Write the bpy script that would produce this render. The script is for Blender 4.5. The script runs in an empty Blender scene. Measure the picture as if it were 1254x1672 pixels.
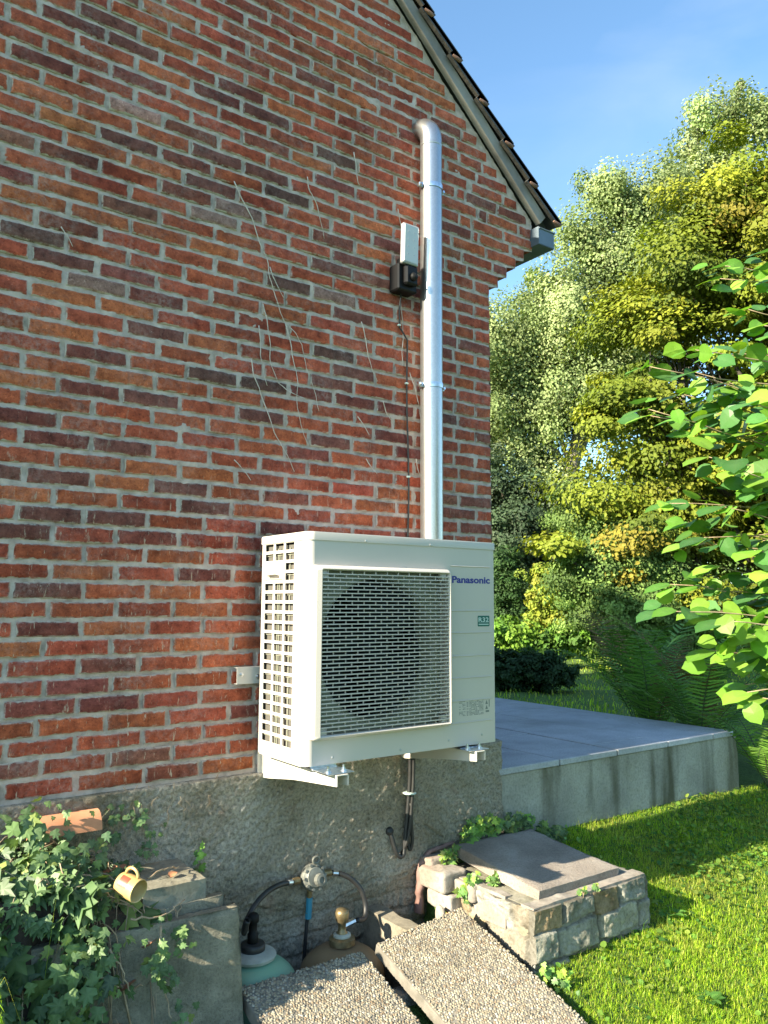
import bpy, math, random
import numpy as np
from math import radians as R, sin, cos, pi
from mathutils import Matrix, Vector
random.seed(7)
rng = np.random.default_rng(11)
scene = bpy.context.scene
C = scene.collection

# ---------------- camera, sky, sun, exposure ----------------
def make_camera():
    yaw, pitch, roll = -.6318, .1126, .0047
    cy, sy, cp, sp = cos(yaw), sin(yaw), cos(pitch), sin(pitch)
    fwd = np.array([-sy*cp, cy*cp, sp]); right = np.array([cy, sy, 0]); up = np.cross(right, fwd)
    r2 = cos(roll)*right+sin(roll)*up; u2 = -sin(roll)*right+cos(roll)*up
    cam = bpy.data.cameras.new('camera'); o = bpy.data.objects.new('camera', cam); C.objects.link(o)
    m = Matrix(((r2[0], u2[0], -fwd[0], -2.6584), (r2[1], u2[1], -fwd[1], -2.7548), (r2[2], u2[2], -fwd[2], .6292), (0, 0, 0, 1)))
    o.matrix_world = m
    cam.sensor_fit = 'VERTICAL'; cam.sensor_height = 36; cam.lens = 1303.8/1672*36
    cam.clip_start = .05; cam.clip_end = 1000
    scene.camera = o
make_camera()
SUN_E, SUN_A = R(27.0), R(.35)      # elevation; azimuth turned slightly to the front of the gable (from -x)
sdir = Vector((-cos(SUN_E)*cos(SUN_A), -cos(SUN_E)*sin(SUN_A), sin(SUN_E)))
w = bpy.data.worlds.new('World'); scene.world = w; w.use_nodes = True
nt = w.node_tree; bg = nt.nodes['Background']
sky = nt.nodes.new('ShaderNodeTexSky'); sky.sky_type = 'NISHITA'; sky.sun_disc = False
sky.sun_elevation = SUN_E; sky.sun_rotation = math.atan2(sdir.x, sdir.y)
sky.air_density = 1.0; sky.dust_density = .6; sky.ozone_density = .7
tint = nt.nodes.new('ShaderNodeMix'); tint.data_type = 'RGBA'; tint.blend_type = 'MULTIPLY'; tint.inputs[0].default_value = 1; tint.inputs[7].default_value = (.72, .925, 1.0, 1)
nt.links.new(sky.outputs[0], tint.inputs[6])
tc = nt.nodes.new('ShaderNodeTexCoord'); mpp = nt.nodes.new('ShaderNodeMapping'); mpp.inputs['Scale'].default_value = (2.2, 3.5, 9); mpp.inputs['Rotation'].default_value = (.3, .5, .4); nt.links.new(tc.outputs['Generated'], mpp.inputs[0])
cn = nt.nodes.new('ShaderNodeTexNoise'); cn.inputs['Scale'].default_value = 1.1; cn.inputs['Detail'].default_value = 6; cn.inputs['Distortion'].default_value = .6; nt.links.new(mpp.outputs[0], cn.inputs['Vector'])
cr = nt.nodes.new('ShaderNodeMapRange'); cr.inputs[1].default_value = .50; cr.inputs[2].default_value = .80; cr.inputs[4].default_value = .16; nt.links.new(cn.outputs[0], cr.inputs[0])
wisp = nt.nodes.new('ShaderNodeMix'); wisp.data_type = 'RGBA'; nt.links.new(cr.outputs[0], wisp.inputs[0]); nt.links.new(tint.outputs[2], wisp.inputs[6]); wisp.inputs[7].default_value = (3.2, 3.5, 3.8, 1)
nt.links.new(wisp.outputs[2], bg.inputs[0]); bg.inputs[1].default_value = .10
sl = bpy.data.lights.new('sun', 'SUN'); sl.energy = 5.0; sl.angle = R(.5); sl.color = (1, .89, .68)
so = bpy.data.objects.new('sun', sl); C.objects.link(so); so.rotation_euler = sdir.to_track_quat('Z', 'Y').to_euler()
so.location = (-6, -3, 6)
scene.view_settings.view_transform = 'Standard'; scene.view_settings.look = 'None'
scene.view_settings.gamma = 1; scene.view_settings.exposure = 1.85

# ---------------- helpers ----------------
ORG = {}
def link(o, parent):
    C.objects.link(o)
    if parent is not None: o.parent = parent
def tag(o, label=None, cat=None, group=None, kind=None):
    if label: o['label'] = label
    if cat: o['category'] = cat
    if group: o['group'] = group
    if kind: o['kind'] = kind
    return o
def thing(name, loc, label, cat, group=None):
    o = bpy.data.objects.new(name, None); C.objects.link(o); o.location = loc; o.empty_display_size = .05
    ORG[o.name] = np.array(loc, float)
    return tag(o, label, cat, group)
def vnoise(p, seed=0):
    p = np.asarray(p, float); i = np.floor(p).astype(np.int64); f = p-i; f = f*f*(3-2*f)
    def h(a, b, c):
        n = (a*374761393+b*668265263+c*2147483647+seed*974634777) & 0xffffffff
        n = ((n ^ (n >> 13))*1274126177) & 0xffffffff
        n = (n ^ (n >> 16)) & 0xffffffff
        return n/4294967295.0
    x, y, z = i[..., 0], i[..., 1], i[..., 2]; r = 0
    for dx in (0, 1):
        for dy in (0, 1):
            for dz in (0, 1):
                wt = (f[..., 0] if dx else 1-f[..., 0])*(f[..., 1] if dy else 1-f[..., 1])*(f[..., 2] if dz else 1-f[..., 2])
                r = r+wt*h(x+dx, y+dy, z+dz)
    return r*2-1
def fbm(p, s=1, o=4, seed=0):
    p = np.asarray(p, float)*s; r = 0; a = .5
    for k in range(o):
        r = r+a*vnoise(p, seed+k); p = p*2.03+7.1; a *= .5
    return r
class MB:
    """collects polygons; build() links them as one mesh object"""
    def __init__(s): s.V = []; s.F = []; s.n = 0; s.A = {}; s.mi = []
    def add(s, V, F, mi=0, **at):
        V = np.asarray(V, float).reshape(-1, 3); k = len(V)
        for a in list(s.A)+[a for a in at if a not in s.A]:
            if a not in s.A: s.A[a] = [np.zeros((s.n, 3))] if s.n else []
            d = at.get(a)
            if d is None: d = np.zeros((k, 3))
            d = np.asarray(d, float)
            if d.ndim == 0: d = np.full((k, 3), float(d))
            elif d.ndim == 1 and d.shape[0] == 3 and k != 3: d = np.tile(d, (k, 1))
            elif d.ndim == 1 and d.shape[0] == k and k != 3: d = np.repeat(d[:, None], 3, 1)
            elif d.ndim == 1: d = np.tile(d, (k, 1))
            s.A[a].append(d)
        s.V.append(V)
        if isinstance(F, np.ndarray):
            s.F.append(F+s.n); s.mi.append(np.full(len(F), mi))
        else:
            by = {}
            for f in F: by.setdefault(len(f), []).append(f)
            for q in by.values(): s.F.append(np.array(q)+s.n); s.mi.append(np.full(len(q), mi))
        s.n += k; return s
    def box(s, x0, x1, y0, y1, z0, z1, mi=0, bev=0, M=None, **at):
        b = min(bev, (x1-x0)*.45, (y1-y0)*.45, (z1-z0)*.45)
        if b <= 0:
            V = np.array([(x, y, z) for x in (x0, x1) for y in (y0, y1) for z in (z0, z1)])
            F = [(0, 1, 3, 2), (4, 6, 7, 5), (0, 4, 5, 1), (2, 3, 7, 6), (0, 2, 6, 4), (1, 5, 7, 3)]
        else:
            V = []; idx = {}
            xs, ys, zs = (x0, x1), (y0, y1), (z0, z1)
            for i in (0, 1):
                for j in (0, 1):
                    for k in (0, 1):
                        sx, sy, sz = (1-2*i)*b, (1-2*j)*b, (1-2*k)*b
                        for a, o in ((0, (0, sy, sz)), (1, (sx, 0, sz)), (2, (sx, sy, 0))):
                            idx[(i, j, k, a)] = len(V); V.append((xs[i]+o[0], ys[j]+o[1], zs[k]+o[2]))
            F = []
            for i in (0, 1):
                F.append([idx[(i, 0, 0, 0)], idx[(i, 1, 0, 0)], idx[(i, 1, 1, 0)], idx[(i, 0, 1, 0)]][::(1 if i else -1)])
                F.append([idx[(0, i, 0, 1)], idx[(1, i, 0, 1)], idx[(1, i, 1, 1)], idx[(0, i, 1, 1)]][::(-1 if i else 1)])
                F.append([idx[(0, 0, i, 2)], idx[(1, 0, i, 2)], idx[(1, 1, i, 2)], idx[(0, 1, i, 2)]][::(1 if i else -1)])
            for j in (0, 1):
                for k in (0, 1):
                    F.append([idx[(0, j, k, 1)], idx[(1, j, k, 1)], idx[(1, j, k, 2)], idx[(0, j, k, 2)]])
                    F.append([idx[(j, 0, k, 0)], idx[(j, 1, k, 0)], idx[(j, 1, k, 2)], idx[(j, 0, k, 2)]])
                    F.append([idx[(j, k, 0, 0)], idx[(j, k, 1, 0)], idx[(j, k, 1, 1)], idx[(j, k, 0, 1)]])
            for i in (0, 1):
                for j in (0, 1):
                    for k in (0, 1): F.append([idx[(i, j, k, 0)], idx[(i, j, k, 1)], idx[(i, j, k, 2)]])
            V = np.array(V)
        if M is not None: V = V@M[0].T+M[1]
        return s.add(V, F, mi, **at)
    def tube(s, P, r, n=8, mi=0, caps=True, **at):
        P = np.asarray(P, float); m = len(P); r = np.broadcast_to(np.asarray(r, float), (m,))
        T = np.gradient(P, axis=0); T /= np.linalg.norm(T, axis=1)[:, None]+1e-12
        a = np.array([0, 0, 1.]) if abs(T[0][2]) < .9 else np.array([1., 0, 0]); V = []
        N = np.cross(T[0], a); N /= np.linalg.norm(N)
        for i in range(m):
            N = N-T[i]*(N@T[i]); N /= np.linalg.norm(N)+1e-12; B = np.cross(T[i], N)
            for k in range(n):
                t = 2*pi*k/n; V.append(P[i]+r[i]*(cos(t)*N+sin(t)*B))
        F = [(i*n+k, i*n+(k+1) % n, (i+1)*n+(k+1) % n, (i+1)*n+k) for i in range(m-1) for k in range(n)]
        if caps: F += [tuple(range(n))[::-1], tuple((m-1)*n+k for k in range(n))]
        return s.add(V, F, mi, **at)
    def lathe(s, prof, c, n=32, mi=0, M=None, **at):
        V = []; m = len(prof)
        for (r, z) in prof:
            for k in range(n): t = 2*pi*k/n; V.append((r*cos(t), r*sin(t), z))
        V = np.array(V)
        if M is not None: V = V@M.T
        V = V+np.array(c)
        F = [(i*n+k, i*n+(k+1) % n, (i+1)*n+(k+1) % n, (i+1)*n+k) for i in range(m-1) for k in range(n)]
        F += [tuple(range(n))[::-1], tuple((m-1)*n+k for k in range(n))]
        return s.add(V, F, mi, **at)
    def grid(s, P, mi=0, **at):
        h, wd = P.shape[:2]; i = np.arange(h*wd).reshape(h, wd)
        F = np.stack([i[:-1, :-1], i[:-1, 1:], i[1:, 1:], i[1:, :-1]], -1).reshape(-1, 4)
        return s.add(P.reshape(-1, 3), F, mi, **at)
    def build(s, name, mats, parent=None, smooth=False, origin=None):
        V = np.concatenate(s.V)
        if parent is not None: org = ORG[parent.name]
        elif origin is not None: org = np.array(origin, float)
        else: org = np.array([(V[:, 0].min()+V[:, 0].max())/2, (V[:, 1].min()+V[:, 1].max())/2, V[:, 2].min()])
        me = bpy.data.meshes.new(name); me.vertices.add(len(V)); me.vertices.foreach_set('co', (V-org).ravel())
        L = np.concatenate([f.ravel() for f in s.F]); tot = np.concatenate([np.full(len(f), f.shape[1]) for f in s.F])
        st = np.concatenate([[0], np.cumsum(tot)[:-1]])
        me.loops.add(len(L)); me.loops.foreach_set('vertex_index', L.astype(np.int32))
        me.polygons.add(len(tot)); me.polygons.foreach_set('loop_start', st.astype(np.int32)); me.polygons.foreach_set('loop_total', tot.astype(np.int32))
        me.polygons.foreach_set('material_index', np.concatenate(s.mi).astype(np.int32))
        me.polygons.foreach_set('use_smooth', np.full(len(tot), bool(smooth)))
        for a, l in s.A.items():
            d = np.concatenate(l); q = me.attributes.new(a, 'FLOAT_COLOR', 'POINT')
            q.data.foreach_set('color', np.concatenate([d, np.ones((len(d), 1))], 1).astype(np.float32).ravel())
        me.update(calc_edges=True); me.validate()
        for m in (mats if isinstance(mats, (list, tuple)) else [mats]): me.materials.append(m)
        o = bpy.data.objects.new(name, me); link(o, parent)
        if parent is None: o.location = org
        ORG[o.name] = org
        return o
def smooth_angle(o, deg=35):
    me = o.data; me.polygons.foreach_set('use_smooth', np.ones(len(me.polygons), bool))
    me.set_sharp_from_angle(angle=R(deg)) if hasattr(me, 'set_sharp_from_angle') else None
    return o

# ---------------- materials ----------------
def newmat(name):
    m = bpy.data.materials.new(name); m.use_nodes = True; t = m.node_tree
    b = t.nodes['Principled BSDF']; return m, t, b
def N(t, ty, **kw):
    n = t.nodes.new(ty)
    for k, v in kw.items():
        if k.startswith('i_'):
            key = k[2:]; key = int(key) if key.isdigit() else key.replace('_', ' ')
            n.inputs[key].default_value = v
        else: setattr(n, k, v)
    return n
def ramp(t, fac, stops):
    r = t.nodes.new('ShaderNodeValToRGB'); e = r.color_ramp.elements
    while len(e) > 1: e.remove(e[-1])
    e[0].position = stops[0][0]; e[0].color = (*stops[0][1], 1)
    for p, c in stops[1:]: q = e.new(p); q.color = (*c, 1)
    t.links.new(fac, r.inputs[0]); return r.outputs[0]
def noise(t, scale, detail=5, rough=.55, vec=None):
    n = N(t, 'ShaderNodeTexNoise', i_Scale=scale, i_Detail=detail, i_Roughness=rough)
    if vec is None:
        g = N(t, 'ShaderNodeNewGeometry'); vec = g.outputs['Position']
    t.links.new(vec, n.inputs['Vector']); return n
def mixc(t, fac, a, b, mode='MIX'):
    m = N(t, 'ShaderNodeMix', data_type='RGBA', blend_type=mode)
    for sck, v in ((m.inputs[0], fac), (m.inputs[6], a), (m.inputs[7], b)):
        if isinstance(v, (int, float)): sck.default_value = v
        elif isinstance(v, tuple): sck.default_value = (*v, 1)
        else: t.links.new(v, sck)
    return m.outputs[2]
def bump(t, b, h, strength, dist):
    n = N(t, 'ShaderNodeBump', i_Strength=strength, i_Distance=dist); t.links.new(h, n.inputs['Height']); t.links.new(n.outputs[0], b.inputs['Normal']); return n
def simple(name, stops, scale=8, rough=.7, metal=0, bs=0, bd=.002, bscale=60, spec=.5):
    m, t, b = newmat(name)
    n = noise(t, scale); col = ramp(t, n.outputs[0], stops) if len(stops) > 1 else None
    if col: t.links.new(col, b.inputs['Base Color'])
    else: b.inputs['Base Color'].default_value = (*stops[0][1], 1)
    b.inputs['Roughness'].default_value = rough; b.inputs['Metallic'].default_value = metal
    b.inputs['Specular IOR Level'].default_value = spec
    if bs: bump(t, b, noise(t, bscale, 6, .65).outputs[0], bs, bd)
    return m
def leafmat(name, transl=.35, rough=.45, gain=1.0, spec=.4, vn=.5):
    """colour from the mesh attribute, light shining through the blade"""
    m, t, b = newmat(name)
    at = N(t, 'ShaderNodeAttribute', attribute_name='col')
    ve = N(t, 'ShaderNodeAttribute', attribute_name='vein')
    c = mixc(t, ve.outputs['Fac'], at.outputs['Color'], mixc(t, vn, at.outputs['Color'], (.4, .5, .28)))
    t.links.new(c, b.inputs['Base Color']); b.inputs['Roughness'].default_value = rough; b.inputs['Specular IOR Level'].default_value = spec
    tr = N(t, 'ShaderNodeBsdfTranslucent'); c2 = mixc(t, 1.0, c, (1.6*gain, 1.7*gain, .55*gain), 'MULTIPLY'); t.links.new(c2, tr.inputs[0])
    mx = N(t, 'ShaderNodeMixShader'); mx.inputs[0].default_value = transl
    t.links.new(b.outputs[0], mx.inputs[1]); t.links.new(tr.outputs[0], mx.inputs[2])
    t.links.new(mx.outputs[0], t.nodes['Material Output'].inputs[0]); return m

def brick_mat():
    m, t, b = newmat('old_red_brick')
    at = N(t, 'ShaderNodeAttribute', attribute_name='col'); ed = N(t, 'ShaderNodeAttribute', attribute_name='edge')
    n1 = noise(t, 26, 6, .65); n2 = noise(t, 130, 4, .7); n3 = noise(t, 5, 5, .6); n4 = noise(t, 60, 6, .7); n5 = noise(t, 2.2, 3, .5)
    v = ramp(t, n1.outputs[0], [(.25, (.38, .33, .33)), (.5, (1, 1, 1)), (.75, (1.6, 1.75, 1.75))])
    c = mixc(t, 1.0, at.outputs['Color'], v, 'MULTIPLY')
    sp = ramp(t, n2.outputs[0], [(.32, (.35, .30, .30)), (.44, (1, 1, 1)), (.60, (1.05, 1.05, 1.05)), (.70, (1.9, 2.3, 2.4))])
    c = mixc(t, .85, c, mixc(t, 1.0, c, sp, 'MULTIPLY'))
    zn = ramp(t, noise(t, 1.9, 4, .6).outputs[0], [(.36, (.55, .48, .50)), (.50, (1, 1, 1)), (.7, (1.12, 1.12, 1.12))])
    c = mixc(t, 1.0, c, zn, 'MULTIPLY')
    # pale bloom of salts in drifting patches
    hz = N(t, 'ShaderNodeMath', operation='MULTIPLY'); t.links.new(ramp(t, n3.outputs[0], [(.45, (0, 0, 0)), (.7, (1, 1, 1))]), hz.inputs[0]); t.links.new(ramp(t, n4.outputs[0], [(.42, (0, 0, 0)), (.75, (1, 1, 1))]), hz.inputs[1])
    h2 = N(t, 'ShaderNodeMath', operation='MULTIPLY'); t.links.new(hz.outputs[0], h2.inputs[0]); h2.inputs[1].default_value = .75
    c = mixc(t, h2.outputs[0], c, (.40, .30, .27))
    # mortar smeared over the arrises
    a = N(t, 'ShaderNodeMath', operation='MULTIPLY_ADD'); t.links.new(noise(t, 24, 4, .6).outputs[0], a.inputs[0]); a.inputs[1].default_value = .030; a.inputs[2].default_value = -.0128
    s = N(t, 'ShaderNodeMath', operation='SUBTRACT'); t.links.new(a.outputs[0], s.inputs[0]); t.links.new(ed.outputs['Fac'], s.inputs[1])
    k = N(t, 'ShaderNodeMapRange'); t.links.new(s.outputs[0], k.inputs[0]); k.inputs[1].default_value = -.0006; k.inputs[2].default_value = .0016
    kk = N(t, 'ShaderNodeMath', operation='MULTIPLY'); t.links.new(k.outputs[0], kk.inputs[0]); kk.inputs[1].default_value = .85
    c = mixc(t, kk.outputs[0], c, (.42, .39, .33))
    e2 = N(t, 'ShaderNodeMapRange'); t.links.new(ed.outputs['Fac'], e2.inputs[0]); e2.inputs[1].default_value = .0065; e2.inputs[2].default_value = .0015; e2.inputs[4].default_value = 1.0
    e3 = N(t, 'ShaderNodeMath', operation='MULTIPLY'); t.links.new(e2.outputs[0], e3.inputs[0]); t.links.new(ramp(t, noise(t, 36, 4, .7).outputs[0], [(.42, (0, 0, 0)), (.60, (.75, .75, .75))]), e3.inputs[1])
    c = mixc(t, e3.outputs[0], c, (.50, .43, .37))
    # thin root-hair streaks left by ivy
    mp = N(t, 'ShaderNodeMapping'); g = N(t, 'ShaderNodeNewGeometry'); t.links.new(g.outputs['Position'], mp.inputs[0]); mp.inputs['Scale'].default_value = (1, 1, .16)
    st = noise(t, 62, 4, .8, mp.outputs[0]); zz = N(t, 'ShaderNodeSeparateXYZ'); t.links.new(g.outputs['Position'], zz.inputs[0])
    low = N(t, 'ShaderNodeMapRange'); t.links.new(zz.outputs[2], low.inputs[0]); low.inputs[1].default_value = 1.7; low.inputs[2].default_value = .5
    f = N(t, 'ShaderNodeMath', operation='MULTIPLY'); t.links.new(ramp(t, st.outputs[0], [(.60, (0, 0, 0)), (.66, (.85, .85, .85))]), f.inputs[0]); t.links.new(low.outputs[0], f.inputs[1])
    c = mixc(t, f.outputs[0], c, (.50, .40, .30))
    t.links.new(c, b.inputs['Base Color']); b.inputs['Roughness'].default_value = .85; b.inputs['Specular IOR Level'].default_value = .25
    bump(t, b, mixc(t, .5, n4.outputs[0], n2.outputs[0]), .9, .006)
    return m
M_brick = brick_mat()
M_mortar = simple('lime_mortar', [(.25, (.28, .23, .195)), (.5, (.48, .39, .34)), (.75, (.64, .53, .465))], 22, .95, bs=.9, bd=.005, bscale=110, spec=.2)
def plinth_mat():
    m, t, b = newmat('rough_cement_render'); n1 = noise(t, 3.0, 5, .6); n2 = noise(t, 90, 5, .7); n3 = noise(t, 1.3, 4, .6)
    c = ramp(t, n1.outputs[0], [(.28, (.19, .16, .115)), (.45, (.32, .28, .22)), (.62, (.43, .385, .32)), (.8, (.53, .48, .41))])
    c = mixc(t, .8, c, mixc(t, 1.0, c, ramp(t, n2.outputs[0], [(.3, (.25, .25, .22)), (.5, (.95, .95, .95)), (.75, (1.6, 1.6, 1.55))]), 'MULTIPLY'))
    c = mixc(t, ramp(t, n3.outputs[0], [(.5, (0, 0, 0)), (.72, (.5, .5, .5))]), c, (.13, .12, .055))
    c = mixc(t, ramp(t, noise(t, 7, 4, .6).outputs[0], [(.60, (0, 0, 0)), (.72, (.45, .45, .45))]), c, (.24, .13, .09))
    t.links.new(c, b.inputs['Base Color']); b.inputs['Roughness'].default_value = .95; b.inputs['Specular IOR Level'].default_value = .2
    bump(t, b, n2.outputs[0], 1.0, .012); return m
M_plinth = plinth_mat()
M_white = simple('cream_painted_steel', [(.3, (.52, .475, .435)), (.7, (.545, .50, .455))], 3, .38, spec=.4)
M_bracket = simple('white_powder_coat', [(.3, (.52, .49, .44)), (.7, (.57, .54, .49))], 9, .42)
M_zinc = simple('galvanised_plate', [(.3, (.42, .46, .50)), (.7, (.70, .74, .78))], 60, .28, metal=1)
def galv():
    m, t, b = newmat('galvanised_duct'); v = N(t, 'ShaderNodeTexVoronoi', i_Scale=160.0)
    g = N(t, 'ShaderNodeNewGeometry'); t.links.new(g.outputs['Position'], v.inputs['Vector'])
    c = ramp(t, v.outputs['Color'], [(.2, (.42, .43, .43)), (.8, (.48, .49, .49))])
    c = mixc(t, ramp(t, noise(t, 5, 4).outputs[0], [(.4, (0, 0, 0)), (.75, (.35, .35, .35))]), c, (.5, .53, .55))
    t.links.new(c, b.inputs['Base Color']); b.inputs['Metallic'].default_value = .9
    b.inputs['Roughness'].default_value = .30; bump(t, b, noise(t, 9, 2).outputs[0], .12, .004); return m
M_duct = galv()
M_black = simple('black_plastic', [(0, (.006, .006, .007))], rough=.5, spec=.25)
M_rubber = simple('black_cable', [(.3, (.012, .012, .012)), (.7, (.03, .03, .03))], 20, .5)
M_dark = simple('unit_interior_shade', [(0, (.004, .004, .004))], rough=.9, spec=.1)  # near black: the shade inside the unit is put into the colour
M_fan = simple('fan_plastic', [(0, (.006, .0065, .007))], rough=.6, spec=.2)
def coil():
    m, t, b = newmat('coil_fins'); g = N(t, 'ShaderNodeNewGeometry'); s = N(t, 'ShaderNodeSeparateXYZ'); t.links.new(g.outputs['Position'], s.inputs[0])
    wv = N(t, 'ShaderNodeMath', operation='SINE'); k = N(t, 'ShaderNodeMath', operation='MULTIPLY'); t.links.new(s.outputs[2], k.inputs[0]); k.inputs[1].default_value = 3100.0
    t.links.new(k.outputs[0], wv.inputs[0]); c = ramp(t, wv.outputs[0], [(0, (.085, .08, .07)), (1, (.16, .155, .14))])
    c = mixc(t, ramp(t, noise(t, 30, 4).outputs[0], [(.45, (0, 0, 0)), (.75, (.5, .5, .5))]), c, (.12, .10, .075))
    t.links.new(c, b.inputs['Base Color']); b.inputs['Roughness'].default_value = .6; b.inputs['Metallic'].default_value = .2; return m
M_coil = coil()
M_shroud = simple('shaded_shroud', [(0, (.26, .26, .20))], rough=.5)  # casing plastic darkened: shade behind the grille is put into the colour
M_blue = simple('navy_lettering', [(0, (.012, .02, .23))], rough=.4)
M_green = simple('green_sticker', [(0, (.0, .105, .085))], rough=.4)
M_stick = simple('sticker_white', [(0, (.55, .68, .64))], rough=.4)
M_print = simple('grey_print', [(0, (.15, .17, .16))], rough=.5)
M_board = simple('weathered_verge_board', [(.3, (.11, .105, .10)), (.5, (.21, .20, .19)), (.75, (.31, .30, .28))], 5, .7, bs=.3, bscale=40)
M_tile = simple('dark_roof_tile', [(.25, (.018, .02, .022)), (.5, (.045, .045, .042)), (.68, (.09, .075, .06)), (.8, (.16, .15, .12))], 14, .6, bs=.6, bd=.004, bscale=50)
M_tileend = simple('clay_tile_edge', [(.3, (.10, .06, .045)), (.7, (.24, .13, .09))], 30, .8, bs=.5, bscale=90)
M_gutter = simple('zinc_gutter', [(.3, (.08, .11, .14)), (.7, (.14, .18, .22))], 7, .5, metal=.3)
M_soffit = simple('dark_eave_boards', [(0, (.03, .035, .03))], rough=.9)
M_led = simple('led_lens', [(0, (.50, .51, .51))], rough=.35)
M_ledf = simple('grey_alu', [(0, (.42, .43, .44))], rough=.4, metal=.5)
M_vine = simple('dead_vine', [(.3, (.42, .37, .31)), (.7, (.62, .56, .49))], 30, .9)
M_twig = simple('ivy_twig', [(.3, (.22, .15, .09)), (.7, (.42, .33, .22))], 30, .85)
M_bark2 = simple('maple_bark', [(.3, (.03, .026, .02)), (.7, (.08, .07, .055))], 6, .9)
M_bark = simple('tree_bark', [(.3, (.10, .085, .06)), (.7, (.27, .24, .19))], 4, .9, bs=.8, bd=.02, bscale=12)

M_stalk = simple('fern_stalk', [(0, (.05, .055, .02))])
M_joint = simple('dark_joint', [(0, (.012, .012, .012))], rough=.95)
def conc(name, a, mid, c3, stain, sc=3.0, vert=False, bs=.6, bd=.004, bscale=80, st=(.5, .72)):
    m, t, b = newmat(name); n1 = noise(t, sc, 6, .6); n2 = noise(t, bscale, 6, .7)
    c = ramp(t, n1.outputs[0], [(.28, a), (.5, mid), (.72, c3)])
    c = mixc(t, .6, c, mixc(t, 1.0, c, ramp(t, n2.outputs[0], [(.32, (.5, .5, .48)), (.5, (1, 1, 1)), (.72, (1.3, 1.3, 1.28))]), 'MULTIPLY'))
    vec = None
    if vert:
        mp = N(t, 'ShaderNodeMapping'); g = N(t, 'ShaderNodeNewGeometry'); t.links.new(g.outputs['Position'], mp.inputs[0]); mp.inputs['Scale'].default_value = (1, 1, .12); vec = mp.outputs[0]
    n3 = noise(t, 4.2 if vert else 1.7, 4, .55, vec)
    c = mixc(t, ramp(t, n3.outputs[0], [(st[0], (0, 0, 0)), (st[1], (.85, .85, .85))]), c, stain)
    t.links.new(c, b.inputs['Base Color']); b.inputs['Roughness'].default_value = .92; b.inputs['Specular IOR Level'].default_value = .2
    bump(t, b, n2.outputs[0], bs, bd); return m
M_paver = conc('blue_grey_paver', (.31, .32, .34), (.39, .40, .42), (.46, .47, .49), (.25, .26, .25), sc=4, bs=.15, bd=.002, bscale=120, st=(.48, .75))
M_retain = conc('stained_concrete', (.22, .21, .18), (.32, .31, .26), (.41, .40, .34), (.065, .06, .03), vert=True, bs=.4, st=(.52, .66))
M_slabtop = conc('brownish_slab', (.20, .17, .145), (.29, .25, .215), (.37, .33, .29), (.20, .15, .12), sc=5, bs=1.0, bd=.006, bscale=130)
M_stone = conc('limestone_blocks', (.15, .135, .09), (.22, .21, .165), (.28, .265, .23), (.16, .12, .06), sc=6, bs=.8, bd=.006, bscale=40)
M_rub = conc('pale_rubble', (.19, .165, .14), (.27, .24, .205), (.33, .305, .275), (.24, .14, .105), sc=8, bs=.7, bd=.005, bscale=45)
M_pinkr = simple('pink_render', [(.3, (.20, .10, .08)), (.7, (.30, .20, .17))], 12, .9, bs=.5, bscale=60)
M_washed = conc('washed_aggregate_slab', (.13, .12, .09), (.25, .23, .175), (.38, .35, .27), (.12, .12, .06), sc=9, bs=1.0, bd=.008, bscale=120)
M_pebconc = simple('pebble_matrix', [(.3, (.12, .11, .09)), (.7, (.22, .20, .17))], 20, .9, bs=.4)
def pebmat():
    m, t, b = newmat('pebbles'); at = N(t, 'ShaderNodeAttribute', attribute_name='col')
    c = mixc(t, 1.0, at.outputs['Color'], ramp(t, noise(t, 260, 3).outputs[0], [(.3, (.75, .75, .75)), (.7, (1.15, 1.15, 1.15))]), 'MULTIPLY')
    d = ramp(t, noise(t, 9, 5, .7).outputs[0], [(.50, (0, 0, 0)), (.66, (.55, .55, .55))])
    c = mixc(t, d, c, mixc(t, 1.0, c, (.35, .34, .33), 'MULTIPLY'))
    t.links.new(c, b.inputs['Base Color']); b.inputs['Roughness'].default_value = .75; return m
M_peb = pebmat()
M_terra = simple('terracotta', [(.3, (.42, .17, .085)), (.7, (.55, .26, .14))], 8, .85, bs=.2)
M_soil = simple('dark_soil', [(.3, (.02, .014, .009)), (.7, (.07, .05, .033))], 12, .95, bs=.8, bd=.01, bscale=30)
M_pit = conc('pit_masonry', (.06, .06, .055), (.13, .13, .12), (.20, .20, .185), (.05, .045, .04), sc=6, bs=1.0, bd=.02, bscale=24)
M_pitceme = conc('pit_cement', (.14, .125, .09), (.22, .195, .15), (.28, .25, .195), (.14, .12, .07), sc=5, bs=.6, bd=.005, bscale=50)
M_gasg = simple('sea_green_enamel', [(.3, (.15, .30, .20)), (.7, (.19, .35, .24))], 6, .42)
M_gasb = simple('brown_enamel', [(.3, (.18, .115, .06)), (.7, (.26, .18, .10))], 9, .5)
M_collar = simple('dusty_collar', [(.3, (.28, .29, .25)), (.7, (.42, .43, .38))], 20, .7)
M_brass = simple('old_brass', [(.3, (.16, .12, .06)), (.7, (.35, .27, .15))], 40, .45, metal=.7)
M_reg = simple('cast_grey', [(.3, (.09, .095, .085)), (.7, (.22, .225, .20))], 40, .55, metal=.2)
M_bluep = simple('blue_sleeve', [(0, (.03, .22, .33))], rough=.5)
M_cream = simple('cream_glaze', [(.4, (.50, .33, .13)), (.6, (.62, .48, .23))], 9, .35)
M_red = simple('red_print', [(0, (.62, .07, .04))], rough=.4)
M_dleaf = simple('dead_leaf', [(.3, (.17, .065, .03)), (.7, (.38, .18, .09))], 30, .8)
L_ivy = leafmat('ivy_leaf', .2, .48, 1, .35)
L_hazel = leafmat('hazel_leaf', .30, .42, 1.05, .3, .15)
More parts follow.
